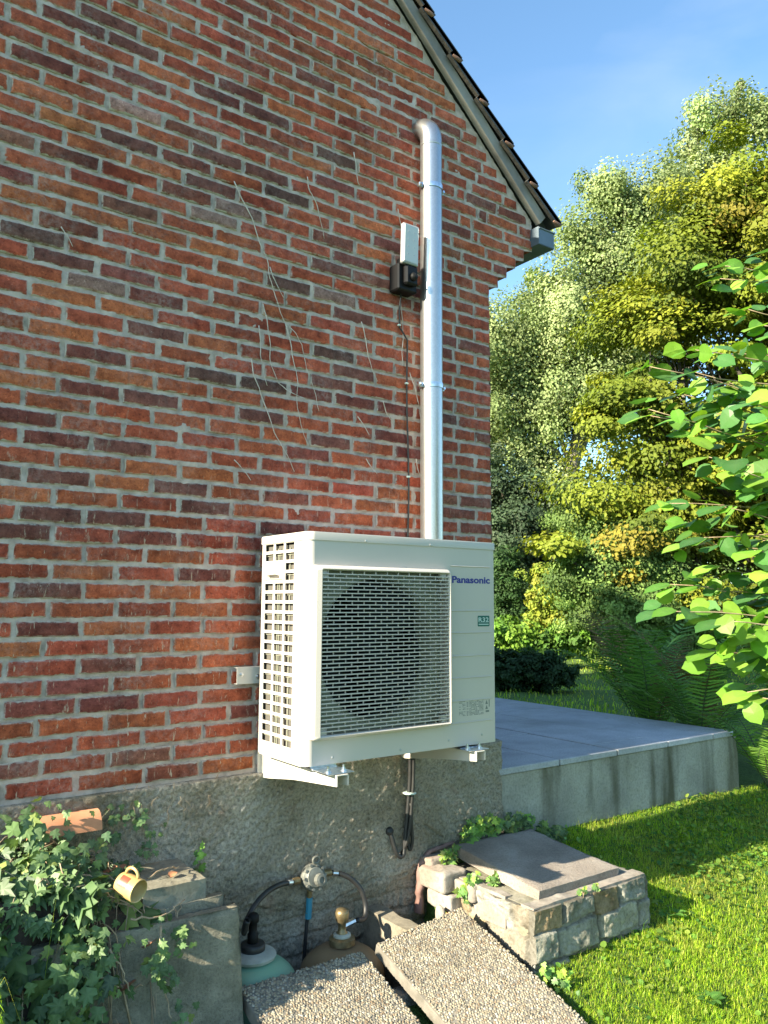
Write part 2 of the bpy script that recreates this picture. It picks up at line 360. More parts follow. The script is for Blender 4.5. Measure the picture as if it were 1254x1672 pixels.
L_tree = leafmat('tree_leaf', .28, .6, .8, .2)
L_grass = leafmat('grass_blade', .4, .45, 1.0, .3)
L_fern = leafmat('fern_leaf', .35, .5, 1.0, .3)
def ground_mat():
    m, t, b = newmat('lawn_soil'); n1 = noise(t, .9, 5, .6); n2 = noise(t, 40, 5, .7)
    c = ramp(t, n1.outputs[0], [(.3, (.035, .075, .012)), (.55, (.065, .13, .02)), (.75, (.10, .16, .03))])
    c = mixc(t, .8, c, mixc(t, 1.0, c, ramp(t, n2.outputs[0], [(.3, (.35, .35, .3)), (.6, (1.3, 1.3, 1.2))]), 'MULTIPLY'))
    t.links.new(c, b.inputs['Base Color']); b.inputs['Roughness'].default_value = .95; bump(t, b, n2.outputs[0], .9, .02); return m
M_lawn = ground_mat()
SPEC={
'P':[(-1.98,2.71),(-1.89,2.77),(-1.77,2.69),(-1.73,2.31),(-1.50,2.32),(-1.31,2.57),(-1.37,2.25),(-1.90,1.81),(-1.59,1.62),(-1.17,2.37),(-0.83,2.05),(-1.60,1.37),(-1.69,1.17),(-1.88,1.04),(-1.88,0.92),(-2.08,0.92),(-1.36,0.98),(-0.72,1.62),(-0.84,1.55),(-0.83,1.30),(-1.18,1.36),(-2.01,0.85),(-1.66,0.67),(-2.07,0.66),(-0.83,2.05),(-0.74,1.87)],
'O':[(-1.75,2.83),(-0.83,3.18),(-0.88,3.09),(-1.95,1.67),(-1.69,1.68),(-1.45,1.94),(-1.41,2.00),(-1.93,2.06),(-2.02,1.36),(-1.70,1.43),(-1.46,1.29),(-1.59,1.11),(-1.67,1.04),(-2.14,0.97),(-1.56,0.47),(-1.67,0.54),(-1.47,0.66),(-0.66,2.31),(-0.64,2.19),(-1.04,1.80),(-0.63,3.14),(-0.81,3.03),(-0.70,2.84),(-0.50,3.08),(-0.22,3.02),(-1.81,2.24)],
'D':[(-2.06,2.65),(-2.13,2.46),(-1.42,2.63),(-1.60,1.74),(-1.82,1.49),(-1.80,1.36),(-2.05,1.22),(-1.89,1.17),(-0.95,1.49),(-0.77,1.49),(-1.23,0.92),(-1.90,0.53),(-1.36,0.73)],
'B':[(-1.09,2.30),(-2.12,1.94),(-2.01,1.87),(-0.90,2.55),(-1.06,1.94),(-1.38,1.49),(-0.83,1.68),(-1.32,1.49)],
'G':[(-1.40,2.13),(-1.82,1.74),(-0.83,1.93)],
'K':[(-1.80,2.39)],
}
VINES=[
[(-1.387,2.269),(-1.341,2.199),(-1.303,2.134),(-1.274,2.057),(-1.226,1.975),(-1.216,1.918),(-1.191,1.856),(-1.166,1.784),(-1.142,1.747),(-1.099,1.713),(-1.064,1.669),(-1.074,1.679),(-1.042,1.585),(-1.010,1.492),(-0.977,1.406)],
[(-1.217,1.961),(-1.187,1.899),(-1.149,1.849)],
[(-1.142,1.747),(-1.126,1.682),(-1.111,1.620),(-1.092,1.567),(-1.085,1.453),(-1.073,1.348),(-1.031,1.256)],
[(-1.053,2.398),(-1.037,2.340),(-1.001,2.287),(-0.985,2.220),(-0.968,2.152)],
[(-0.822,2.590),(-0.793,2.456),(-0.784,2.449)],
[(-0.578,2.404),(-0.554,2.318),(-0.542,2.224),(-0.536,2.167)],
[(-1.245,1.801),(-1.225,1.729),(-1.208,1.601),(-1.199,1.548),(-1.174,1.495)],
[(-1.261,1.709),(-1.253,1.593),(-1.247,1.574),(-1.221,1.474)],
[(-0.776,1.831),(-0.754,1.757),(-0.737,1.691),(-0.720,1.653),(-0.691,1.582)],
[(-1.294,1.570),(-1.274,1.500),(-1.224,1.370),(-1.174,1.274),(-1.124,1.202),(-1.089,1.145)],
[(-0.655,1.502),(-0.638,1.447),(-0.602,1.413)],
[(-0.790,1.411),(-0.762,1.382),(-0.729,1.340)],
[(-0.507,1.653),(-0.458,1.522),(-0.445,1.445)],
[(-1.356,1.163),(-1.319,1.134),(-1.282,1.092)],
[(-0.476,1.265),(-0.458,1.218),(-0.439,1.181)],
[(-0.739,1.236),(-0.716,1.206),(-0.688,1.176)],
[(-1.174,1.495),(-1.130,1.468),(-1.050,1.449)],
[(-2.015,1.896),(-1.998,1.872),(-1.974,1.837)],
]


# ================= SETTING: ground =================
def hgt(x, y):
    x = np.asarray(x, float); y = np.asarray(y, float)
    z = np.where(y < 0, -.47+.38*np.maximum(y, -1.35), -.47+.09*np.clip((y-.2)/2.5, 0, 1))
    z = z+.03*fbm(np.stack([x*1.3, y*1.3, 0*x], -1), 1, 3, 5)*np.clip(np.hypot(x, y)/2, .4, 3)
    # flat dug-out strip under the sloping pebble slabs, and the cylinder pit
    sl = -.6+.34*(y+.3)-.085
    wx = np.clip((-.36-x)/.08, 0, 1)*np.clip((x+2.3)/.1, 0, 1)*np.clip((y+1.6)/.4, 0, 1)*(y < 0)
    z = z*(1-wx)+np.minimum(z, sl)*wx
    pit = (x > -1.53) & (x < -.42) & (y > -.40) & (y < .3)
    z = np.where(pit, -1.12, z)
    # rising ground far behind the garden
    far = np.hypot(x, y); z = z+np.clip((far-35)/60, 0, 1)*2.5
    return z
def axis(lo, hi, step, far):
    a = np.arange(lo, hi, step); g = []; s = step; v = hi
    while v < far: g.append(v); s *= 1.25; v += s
    h = []; s = step; v = lo
    while v > -far: s *= 1.25; v -= s; h.append(v)
    return np.concatenate([h[::-1], a, g])
ax, ay = axis(-3, 4.5, .04, 160), axis(-2.2, 3, .04, 160)
X, Y = np.meshgrid(ax, ay)
b = MB().grid(np.stack([X, Y, hgt(X, Y)], -1)); tag(b.build('ground', M_lawn, smooth=True, origin=(0, 0, 0)), kind='structure')

# patio
b = MB()
b.box(.02, 1.96, .015, 6.4, -.60, -.168, mi=1)
T = .445; W2 = .89
for j in range(5):
    xa = -.012+j*T if j else .006; xb = -.012+(j+1)*T-.009 if j < 4 else 1.978
    y = -.012; y2 = (.30, .62, .16, .50, .78)[j]
    while y < 6.4:
        b.box(xa, xb, y, y2-.009, -.164, -.133+random.uniform(-.0015, .0015), bev=.003); y = y2; y2 += W2
tag(b.build('patio', [M_paver, M_joint]), kind='structure')

# ================= HOUSE =================
house = thing('brick_house', (-3.5, 0, -.6), 'old red brick house, its gable end with a grey rendered base and tiled roof', 'house')
CO = .0625; XR = 0.0
PAL = {'P': (.170, .058, .044), 'O': (.42, .112, .045), 'D': (.17, .045, .033), 'B': (.12, .052, .040), 'G': (.24, .13, .105), 'K': (.38, .19, .15)}
def redtone():
    r = random.random()
    if r < .70: c = np.array((.345, .074, .036))
    elif r < .84: c = np.array((.38, .092, .040))
    elif r < .94: c = np.array((.21, .056, .04))
    elif r < .97: c = np.array(PAL['P'])*1.3
    else: c = np.array(PAL['O'])*.9
    return c*random.uniform(.82, 1.18)*np.array((1, random.uniform(.9, 1.12), random.uniform(.9, 1.12)))
def wall_right(z):      # right-hand limit of the gable brickwork at height z
    k = math.floor(z/CO+1e-6)
    if k < 35: return 0.
    return min(.0625*(k-34), .31)
def verge_z(x): return 2.604-.91*(x-.313)
def verge_zl(x): return 2.604-.91*((-7.0-x)-.313)   # mirrored slope of the far side
def brick_front(bm, x0, x1, z0, z1, c, hi, y=0.):
    L, H = x1-x0, z1-z0
    tw = random.uniform(-.0012, .0012); dy = random.uniform(-.003, .001); tilt = random.uniform(-.02, .02)
    if hi:
        us = np.concatenate([[0, .003, .008, .018], np.linspace(.035, L-.035, max(2, int((L-.06)/.022))), [L-.018, L-.008, L-.003, L]]) if L > .09 else np.array([0, .003, .008, L/2, L-.008, L-.003, L])
        vs = np.array([0, .003, .008, H/2-.006, H/2+.006, H-.008, H-.003, H])
    else:
        us = np.array([0, .006, L-.006, L]); vs = np.array([0, .006, H-.006, H])
    U, V = np.meshgrid(us, vs)
    e = np.minimum(np.minimum(U, L-U), np.minimum(V, H-V))
    P3 = np.stack([(x0+U)*1., V*0, z0+V], -1)
    # soft, hand-made edge
    rec = np.interp(e, [0, .003, .008, .02], [.0065, .0022, .0006, 0])
    if hi:
        nz = fbm(P3+c.sum()*31, 60, 3, 3)*.0036+fbm(P3+c.sum()*17, 14, 2, 8)*.0030
        wob = .0030*np.clip(1-e/.012, 0, 1)
        du = fbm(P3, 18, 2, 21)*wob*1.6; dv = fbm(P3, 15, 2, 33)*wob*1.6
        chip = np.clip(fbm(P3, 22, 2, 77)-.30, 0, 1)*np.clip(1-e/.010, 0, 1)*.02
    else: nz = du = dv = chip = 0
    yy = y+dy+rec+nz+chip+tilt*(V-H/2)
    G = np.stack([x0+U+du+tw*(V-H/2)*10*.1, yy, z0+V+dv], -1)
    bm.grid(G, col=c, edge=e.ravel())
    # returns into the wall
    ring = np.concatenate([G[0, :], G[1:, -1], G[-1, -2::-1], G[-2:0:-1, 0]]); k = len(ring)
    back = ring.copy(); back[:, 1] = y+.030
    F = [(i, (i+1) % k, k+(i+1) % k, k+i) for i in range(k)]
    bm.add(np.concatenate([ring, back]), F, col=c, edge=0.)
bw = MB(); mort_hi = []
k = 0
spec_used = set()
while k*CO < 5.9:
    z0 = k*CO+.0118+random.uniform(-.001, .001); z1 = (k+1)*CO+random.uniform(-.001, .001); zc = (z0+z1)/2
    xr = wall_right(zc)
    xe = .313-(z1+.02-2.604)/.91 if z1 > 2.58 else xr
    xr = min(xr, xe)
    xl = -7.0-xr if z1 > 2.58 else -7.0
    if xr-xl < .1: break
    hdr = .098 if k % 2 == 0 else .205
    base = -2.105 if k % 2 == 0 else -1.9955
    joints = []
    x = base-.2165*25+random.uniform(-.006, .006)
    while x < min(XR, xr)-hdr-.075:
        joints.append(x+random.uniform(-.008, .008)); x += .2165+random.uniform(-.002, .002)
    if z1 <= 2.58 or xr > -.2:
        last = min(XR, xr)-hdr-.006 if k < 35 else xr-hdr-.006
        joints = [j for j in joints if j < last-.07]+[last]
        if last-joints[-2] > .26: joints.insert(-1, (last+joints[-2])/2)
        if k >= 35 and last-joints[-2] > .23: joints.insert(-1, last-.2165)
    joints = sorted(j for j in joints if j > xl+.05)
    ends = [xl]+joints+[xr+.004]
    for a, c_ in zip(ends[:-1], ends[1:]):
        x0, x1 = a+.0052+random.uniform(0, .003), c_-.0052-random.uniform(0, .003)
        if x1-x0 < .02: continue
        col = redtone(); mx = (x0+x1)/2
        if -2.2 < mx < .4:
            if random.random() < .9 and (abs(col[0]-.44*.9) < .1): pass
            for kk, l in SPEC.items():
                for q in l:
                    if x0-.004 <= q[0] <= x1+.004 and z0-.007 <= q[1] <= z1+.006: col = np.array(PAL[kk])*random.uniform(.9, 1.1)
        brick_front(bw, x0, x1, z0, z1, col, mx > -3.3 and zc < 4.3)
    k += 1
# corbelled courses: undersides and returns along the eaves side, ends of the courses at the corner
for k in range(0, 42):
    z0, z1 = k*CO+.012, (k+1)*CO; xr = wall_right((z0+z1)/2)
    bw.box(xr-.20, xr+.002, .016, .098 if k % 2 else .205, z0, z1, bev=.004, col=redtone(), edge=.02)
    y = .098 if k % 2 else .205
    while y < 1.2 and k < 35:
        y2 = y+.2165; bw.box(xr-.05, xr+.002, y+.01, y2, z0, z1, bev=.004, col=redtone(), edge=.02); y = y2
wallo = bw.build('brickwork', M_brick, house, smooth=True); smooth_angle(wallo, 42)
# mortar bed behind the bricks
def gable_mortar():
    xs = np.concatenate([np.arange(-7, -3.2, .25), np.arange(-3.2, .325, .012)]); 
    bm = MB()
    zs = np.arange(-.02, 2.56, .011)
    Xg, Zg = np.meshgrid(xs, zs); P3 = np.stack([Xg, 0*Xg, Zg], -1)
    lim = np.array([wall_right(z) for z in zs])[:, None]-.0045
    Yg = .0070+fbm(P3, 45, 3, 4)*.0065+fbm(P3, 7, 2, 9)*.007
    G = np.stack([np.minimum(Xg, lim), Yg, Zg], -1); bm.grid(G)
    # triangle above the eaves
    zs = np.concatenate([np.arange(2.55, 4.4, .011), np.arange(4.4, 6.2, .1)]); t = np.linspace(0, 1, 300)
    xr = np.minimum(.313-(zs-2.604)/.91, .3055)-.001; xl = -7-xr; t = np.concatenate([np.linspace(0, .4, 30), np.linspace(.41, 1, 330)])
    Xg = xl[:, None]+(xr-xl)[:, None]*t[None]; Zg = np.repeat(zs[:, None], len(t), 1); P3 = np.stack([Xg, 0*Xg, Zg], -1)
    bm.grid(np.stack([Xg, .0070+fbm(P3, 45, 3, 4)*.0065+fbm(P3, 7, 2, 9)*.007, Zg], -1))
    # solid core of the house
    bm.box(-6.99, -.004, .024, 5.0, -.02, 2.5, mi=0)
    return bm
gable_mortar().build('mortar', M_mortar, house, smooth=True)
b = MB()       # eaves-side masonry and corbel body, roof void closed by the gable
b.add(np.array([(-6.9, .03, 2.5), (-.1, .03, 2.5), (-3.5, .03, 5.8), (-6.9, 4.9, 2.5), (-.1, 4.9, 2.5), (-3.5, 4.9, 5.8)]), [(0, 1, 2), (5, 4, 3), (0, 3, 4, 1), (1, 4, 5, 2), (2, 5, 3, 0)])
b.build('roof_void', M_soffit, house)
# rendered plinth: really rough surface
def plinth():
    xs = np.concatenate([np.arange(-7, -2.5, .2), np.arange(-2.5, .0301, .0055)]); zs = np.concatenate([np.arange(-1.16, -.014, .0055), [-.006, -.002]])
    Xg, Zg = np.meshgrid(xs, zs); P3 = np.stack([Xg, 0*Xg, Zg], -1)
    n = fbm(P3, 85, 3, 2)*.0085+fbm(P3, 30, 3, 6)*.0060+fbm(P3, 5, 3, 12)*.010
    low = np.clip((-.50-Zg+fbm(P3, 6, 2, 40)*.1)/.04, 0, 1)     # render has fallen off low down: old bricks show
    bx = np.abs(((Xg+ .11*(np.floor(Zg/.07) % 2))/.22) % 1-.5)*.22; bz = np.abs((Zg/.07) % 1-.5)*.07
    joint = np.clip(1-np.minimum(.11-bx, .035-bz)/.010, 0, 1)
    Yg = -.015-n+low*(.014+joint*.012-fbm(P3, 12, 3, 50)*.012)
    # a couple of cracks
    for pts in ([(-.47, -.30), (-.42, -.315), (-.36, -.36), (-.33, -.38)], [(-.86, -.52), (-.7, -.48), (-.55, -.50), (-.44, -.46)], [(-1.4, -.50), (-1.25, -.47), (-1.1, -.53), (-.98, -.50)]):
        for (ax_, az_), (bx_, bz_) in zip(pts[:-1], pts[1:]):
            d = np.array([bx_-ax_, bz_-az_]); L2 = d@d; t = np.clip(((Xg-ax_)*d[0]+(Zg-az_)*d[1])/L2, 0, 1)
            dist = np.hypot(Xg-ax_-t*d[0]+fbm(P3, 20, 2, 61)*.01, Zg-az_-t*d[1]); Yg = Yg+np.clip(1-dist/.006, 0, 1)*.014
    Yg[-1] = .012; G = np.stack([Xg, Yg, Zg], -1); bm = MB().grid(G)
    e = G[:, -1]; q = e.copy(); q[:, 1] = .15; q[:, 0] += .0; n2 = len(e)
    bm.add(np.concatenate([e, q]), [(i, i+1, n2+i+1, n2+i) for i in range(n2-1)])
    return bm
plinth().build('plinth', M_plinth, house, smooth=True)
# verge: board along the gable edge, tiles lapping over it, gutter
sl_ang = math.atan(.91); sd = np.array([cos(sl_ang), 0, -sin(sl_ang)]); sn = np.array([sin(sl_ang), 0, cos(sl_ang)]); p0 = np.array([.335, 0, 2.5935])
def slope_box(bm, s0, s1, n0, n1, y0, y1, mi=0, bev=.003, side=1):
    Mx = np.stack([sd, np.array([0, 1, 0]), sn], 1)
    bm.box(s0, s1, y0, y1, n0, n1, mi=mi, bev=bev, M=(Mx, p0))
b = MB(); slope_box(b, -5.16, .0, -.004, .058, -.036, -.002); b.build('verge_board', M_board, house)
def mir(V): V = V.copy(); V[:, 0] = -7.0-V[:, 0]; return V
b = MB()
nt_ = 22; pitch = .2345
for i in range(nt_):
    s1 = .085-i*pitch; s0 = s1-.30
    # each verge tile: slightly lifted at its lower end, curved upper face
    Mx = np.stack([sd, np.array([0, 1, 0]), sn], 1)
    cols = 19
    for c_ in range(cols):
        y0 = -.064+c_*.26; W_ = .268
        u = np.linspace(0, 1, 7); prof = .016*np.sin(u*2*pi-.6)+.012
        pts = []
        for (ss, lift) in ((s0, .072), (s1, .104)):
            for th in (0, -.022):
                for uu, pr in zip(u, prof): pts.append((ss+(0 if th == 0 else -.0), y0+uu*W_, lift+pr+th))
        V = np.array(pts)@Mx.T+p0; n7 = 7
        F = [(i2, i2+1, 2*n7+i2+1, 2*n7+i2) for i2 in range(6)]+[(n7+i2, 3*n7+i2, 3*n7+i2+1, n7+i2+1) for i2 in range(6)]
        F += [(2*n7+i2, 2*n7+i2+1, 3*n7+i2+1, 3*n7+i2) for i2 in range(6)]+[(0, 2*n7, 3*n7, n7), (6, n7+6, 3*n7+6, 2*n7+6)]
        b.add(V, F)
        if c_ == 0:     # hanging side lip of the verge tile, and its rounded clay nose
            V2 = np.array([(s0, y0, .045), (s1-.012, y0, .074), (s1-.012, y0, .112), (s0, y0, .08), (s0, y0+.02, .045), (s1-.012, y0+.02, .074), (s1-.012, y0+.02, .112), (s0, y0+.02, .08)])@Mx.T+p0
            b.add(V2, [(0, 1, 2, 3), (7, 6, 5, 4), (0, 4, 5, 1), (1, 5, 6, 2), (2, 6, 7, 3), (3, 7, 4, 0)])
            b.tube(np.array([(s1-.050, y0-.001, .060), (s1-.030, y0-.003, .066), (s1-.012, y0-.002, .078), (s1-.004, y0+.004, .094)])@Mx.T+p0, [.006, .010, .011, .006], 8, mi=1)
roof = b.build('roof', [M_tile, M_tileend], house); smooth_angle(roof, 30)
b = MB(); slope_box(b, -5.1, .05, .03, .066, .0, 4.95)
Mx = np.stack([sd, np.array([0, 1, 0]), sn], 1)
b.box(-5.1, .05, -.06, 4.95, .066, .10, M=(Mx*np.array([[-1, 1, 1]]).T, np.array([-7-p0[0], 0, p0[2]])))
b.build('roof_deck', M_soffit, house)
b = MB()        # square zinc gutter along the eaves, running away from us
x0g, x1g, z0g, z1g = .295, .405, 2.466, 2.548
b.box(x0g, x1g, -.058, -.0555, z0g, z1g)
b.box(x0g, x1g, -.0553, 4.9, z0g-.0025, z0g)
b.box(x1g, x1g+.0025, -.058, 4.9, z0g-.0025, z1g)
b.box(x0g-.0025, x0g, -.058, 4.9, z0g-.0025, z1g+.01)
b.tube([(x1g+.004, -.062, z1g+.002), (x1g+.004, 4.9, z1g+.002)], .007, 8)
b.tube([(x0g, -.060, z1g+.002), (x1g, -.060, z1g+.002)], .004, 6)
b.build('gutter', M_gutter, house)
b = MB().box(.0, .312, .21, 4.9, 2.436, 2.452); b.box(-.002, .29, .30, 4.9, 2.452, 2.58); b.build('eaves_box', M_soffit, house)

# retaining wall of the patio
b = MB(); xs = np.arange(.022, 2.03, .012); zs = np.arange(-.72, -.164, .012); Xg, Zg = np.meshgrid(xs, zs); P3 = np.stack([Xg, 0*Xg, Zg], -1)
Yg = .0+fbm(P3, 3, 3, 2)*.012+fbm(P3, 40, 3, 5)*.003+np.clip((-.175-Zg)/.01, 0, 1)*-.002
G = np.stack([Xg, Yg, Zg], -1); b.grid(G)
for e in (G[:, -1], G[::-1, 0], G[-1, ::-1]):
    q = e.copy(); q[:, 1] = .12; n2 = len(e); b.add(np.concatenate([e, q]), [(i, i+1, n2+i+1, n2+i) for i in range(n2-1)])
tag(b.build('retaining_wall', M_retain, smooth=True, origin=(1, .06, -.72)), 'low grey concrete retaining wall streaked with dark stains under the patio edge', 'wall')

# ================= DUCT, LAMP, CABLES, VINES =================
duct = thing('ventilation_duct', (-.438, -.075, .88), 'tall galvanised steel duct clamped to the brick gable, bent into the wall at its top', 'duct')
px, py, r0 = -.438, -.075, .0500
P = [(px, py, .876), (px, py, 1.3), (px, py, 2.0), (px, py, 2.5), (px, py, 2.748)]
for a in np.linspace(0.12, 1, 9):
    t = a*radians(80) if False else a*R(84); rr = .085
    P.append((px, py+rr*(1-cos(t)), 2.748+rr*sin(t)))
P.append((px, .03, P[-1][2]+.006))
o = MB().tube(P, r0, 40, caps=False).build('pipe', M_duct, duct, smooth=True)
for z in (2.757, 2.79): 
    pass
o = MB().lathe([(r0+.0003, 2.712), (r0+.0016, 2.714), (r0+.0016, 2.722), (r0+.0003, 2.724)], (px, py, 0), 40).build('seam', M_duct, duct, smooth=True)
for z in (2.515, 1.585):
    b = MB().lathe([(r0+.0005, z-.011), (r0+.0035, z-.011), (r0+.0042, z), (r0+.0035, z+.011), (r0+.0005, z+.011)], (px, py, 0), 40)
    for s in (-1, 1):
        b.box(px+s*(r0+.010)-.012, px+s*(r0+.010)+.012, py-.006, py+.006, z-.011, z+.011, bev=.002)
    c = b.build('pipe_clamp', M_zinc, duct); smooth_angle(c, 40)
    for s in (-1, 1):
        MB().tube([(px+s*(r0+.014), py-.016, z), (px+s*(r0+.014), py+.016, z)], .0065, 6).build('clamp_screw', M_zinc, c)
    MB().tube([(px, py+r0-.004, z), (px, .02, z)], .006, 8).build('stand_off', M_zinc, c)

lamp = thing('wall_lamp', (-.56, 0, 2.0), 'small LED wall floodlight with pale lens on a black sensor box, beside the steel duct', 'lamp')
def tilt(a, c):
    ca, sa = cos(a), sin(a); Mt = np.array([[1, 0, 0], [0, ca, -sa], [0, sa, ca]]); c = np.array(c); return (Mt, c-Mt@c)
Tm = tilt(R(2), (0, -.08, 2.12))
MB().box(-.620, -.532, -.100, -.078, 2.110, 2.292, bev=.004, M=Tm).build('housing', M_ledf, lamp)
b = MB().box(-.614, -.540, -.1035, -.1002, 2.117, 2.286, bev=.002, M=Tm); lens = b.build('lens', M_led, lamp)
for i in range(2):
    for j in range(4): MB().box(-.596+i*.032, -.590+i*.032, -.1048, -.1037, 2.15+j*.034, 2.155+j*.034, M=Tm).build('led_chip', M_ledf, lens)
MB().box(-.622, -.515, -.070, -.001, 1.998, 2.120, bev=.006).box(-.598, -.530, -.098, -.0705, 2.02, 2.110, bev=.008).build('sensor_box', M_black, lamp)
MB().lathe([(.0, .0), (.016, .001), (.019, .008), (.012, .018), (0, .021)], (-.560, -.098, 2.055), 16, M=np.array([[1, 0, 0], [0, 0, -1], [0, 1, 0]])).build('sensor_eye', M_fan, lamp, smooth=True)
MB().box(-.590, -.555, -.080, -.012, 2.119, 2.16, bev=.004).build('arm', M_black, lamp)

cable = thing('lamp_cable', (-.52, 0, .9), 'thin black cable clipped to the bricks, dropping from the floodlight behind the heat pump', 'cable')
P = [(-.575, -.03, 2.0), (-.572, -.012, 1.93), (-.566, -.008, 1.85)]+[(-.519+.006*sin(z*7)-.012*max(0, (z-1.6)), -.007, z) for z in np.arange(1.8, .60, -.08)]
MB().tube(P, .0042, 7).build('cable', M_rubber, cable, smooth=True)
for z in (1.86, 1.60, 1.18):
    xx = -.519+.006*sin(z*7)-.012*max(0, z-1.6)
    if z > 1.8: xx = -.567
    MB().box(xx-.009, xx+.006, -.014, -.001, z-.004, z+.004, bev=.002).build('clip', M_stick, cable)
MB().tube([(xx_, -.006, z_) for xx_, z_ in ((-.563, 1.99), (-.548, 1.88), (-.545, 1.80), (-.552, 1.74), (-.545, 1.68))], .0018, 5).build('loose_wire', M_vine, cable)

VL = ['longest pale dead ivy stem snaking down the bricks left of the duct', 'short dead stem forking off the longest one near its middle', 'pale stem branching off the longest one and running lower',
 'pale dead stem high on the wall between the longest one and the duct', 'topmost dead stem, left of the bend of the duct', 'dead stem hanging to the left edge of the wall lamp', 'dead stem left of the longest one, curving right at its foot', 'short upright dead stem, leftmost of the close trio left of the longest one',
 'faint dead stem below and left of the wall lamp', 'slanting dead stem ending low above the heat pump, left of all others near it', 'tiny curved dead stem just left of the black cable', 'tiny dead stem mid-wall above the heat pump, left of the one by the cable', 'dead stem slipping behind the duct at its lower clamp', 'short dead stem low at left, leading down to the left of the heat pump',
 'short dead stem between cable and duct, above the heat pump', 'tiny slanting dead stem above the middle of the heat pump', 'thin dead stem crossing toward the right over the long stems', 'small pale stem lying across the blackened brick at far left']
for l, lab in zip(VINES, VL):
    P = np.array([(x, -.008, z) for x, z in l]); P = P[np.argsort(-P[:, 2])]
    t = np.linspace(0, len(P)-1, len(P)*4); Q = np.stack([np.interp(t, np.arange(len(P)), P[:, i]) for i in range(3)], 1)
    Q[:, 0] += fbm(Q, 14, 2, 3)*.012; Q[:, 1] += fbm(Q, 22, 2, 5)*.006
    n = len(Q); rr = np.linspace(.0024, .0011, n)*(1+.3*vnoise(Q*60, 2))
    tag(MB().tube(Q, rr, 5).build('dead_vine_stem', M_vine, smooth=True), lab, 'vine stem', 'dead ivy stems clinging to the brick gable')

# ================= HEAT PUMP =================
hp = thing('heat_pump_unit', (-.82, -.24, .085), 'cream outdoor heat pump unit with a square fan grille, mounted on the brick wall', 'heat pump')
x0, x1, yf, yb, zb, zt = -1.2575, -.3825, -.404, -.073, .084, .842
rc = .026
FC = np.array([-.932, .462]); FR = .262
def front_panel():
    b = MB(); n = 96
    gx0, gx1, gz0, gz1 = -1.222, -.645, .179, .744
    ci = []; sq = []
    for i in range(n):
        t = 2*pi*(i+.5)/n; c_, s_ = cos(t), sin(t)
        ci.append((FC[0]+FR*c_, yf, FC[1]+FR*s_))
        kx = ((gx1-FC[0]) if c_ > 0 else (FC[0]-gx0))/max(abs(c_), 1e-9); kz = ((gz1-FC[1]) if s_ > 0 else (FC[1]-gz0))/max(abs(s_), 1e-9); k = min(kx, kz)
        sq.append((FC[0]+k*c_, yf, FC[1]+k*s_))
    V = ci+sq; F = [(i, (i+1) % n, n+(i+1) % n, n+i) for i in range(n)]
    o2 = MB().add(np.array(V)+np.array([0, .030, 0]), F)
    b.add([(gx0, yf, gz0), (gx1, yf, gz0), (gx1, yf, gz1), (gx0, yf, gz1), (gx0, yf+.0305, gz0), (gx1, yf+.0305, gz0), (gx1, yf+.0305, gz1), (gx0, yf+.0305, gz1)], [(i, (i+1) % 4, (i+1) % 4+4, i+4) for i in range(4)])
    # bell mouth going in
    V = []
    for j, (dr, dy) in enumerate(((0, 0), (-.006, .004), (-.012, .02), (-.012, .10))):
        for i in range(n):
            t = 2*pi*(i+.5)/n; V.append((FC[0]+(FR+dr)*cos(t), yf+.030+dy, FC[1]+(FR+dr)*sin(t)))
    o2.add(V, [(j*n+i, j*n+(i+1) % n, (j+1)*n+(i+1) % n, (j+1)*n+i) for j in range(3) for i in range(n)])
    # surrounding flats
    def q(a0, a1, c0, c1): b.add([(a0, yf, c0), (a1, yf, c0), (a1, yf, c1), (a0, yf, c1)], [(0, 1, 2, 3)])
    L, Rr = x0+rc, x1-.008
    q(L, Rr, zb, gz0); q(L, Rr, gz1, zt); q(L, gx0, gz0, gz1); q(gx1, Rr, gz0, gz1)
    # rounded front-left corner and narrow front-right corner, right side, back, bottom
    a = [(L-rc*sin(t), yf+rc*(1-cos(t))) for t in np.linspace(0, pi/2, 9)]
    a2 = [(Rr+.008*sin(t), yf+.008*(1-cos(t))) for t in np.linspace(0, pi/2, 5)]+[(x1, yb), (x0, yb), (x0, yb+.0)]
    for pts in (a, a2):
        V = [(x, y, z) for x, y in pts for z in (zb, zt)]; b.add(V, [(2*i, 2*i+1, 2*i+3, 2*i+2) for i in range(len(pts)-1)])
    b.box(x0+.002, x1-.002, yf+.03, yb-.002, zb-.004, zb)
    return b, o2
b, o2 = front_panel()
for z in (.771, .598, .513, .424, .340, .254, .171):      # pressed ribs on the right of the front
    b.tube([(-.618, yf+.0005, z), (-.612, yf-.0008, z), (-.412, yf-.0008, z), (-.406, yf+.0005, z)], .0024, 6)
casing = b.build('casing', M_white, hp); smooth_angle(casing, 40)
smooth_angle(o2.build('fan_surround', M_shroud, hp), 40)
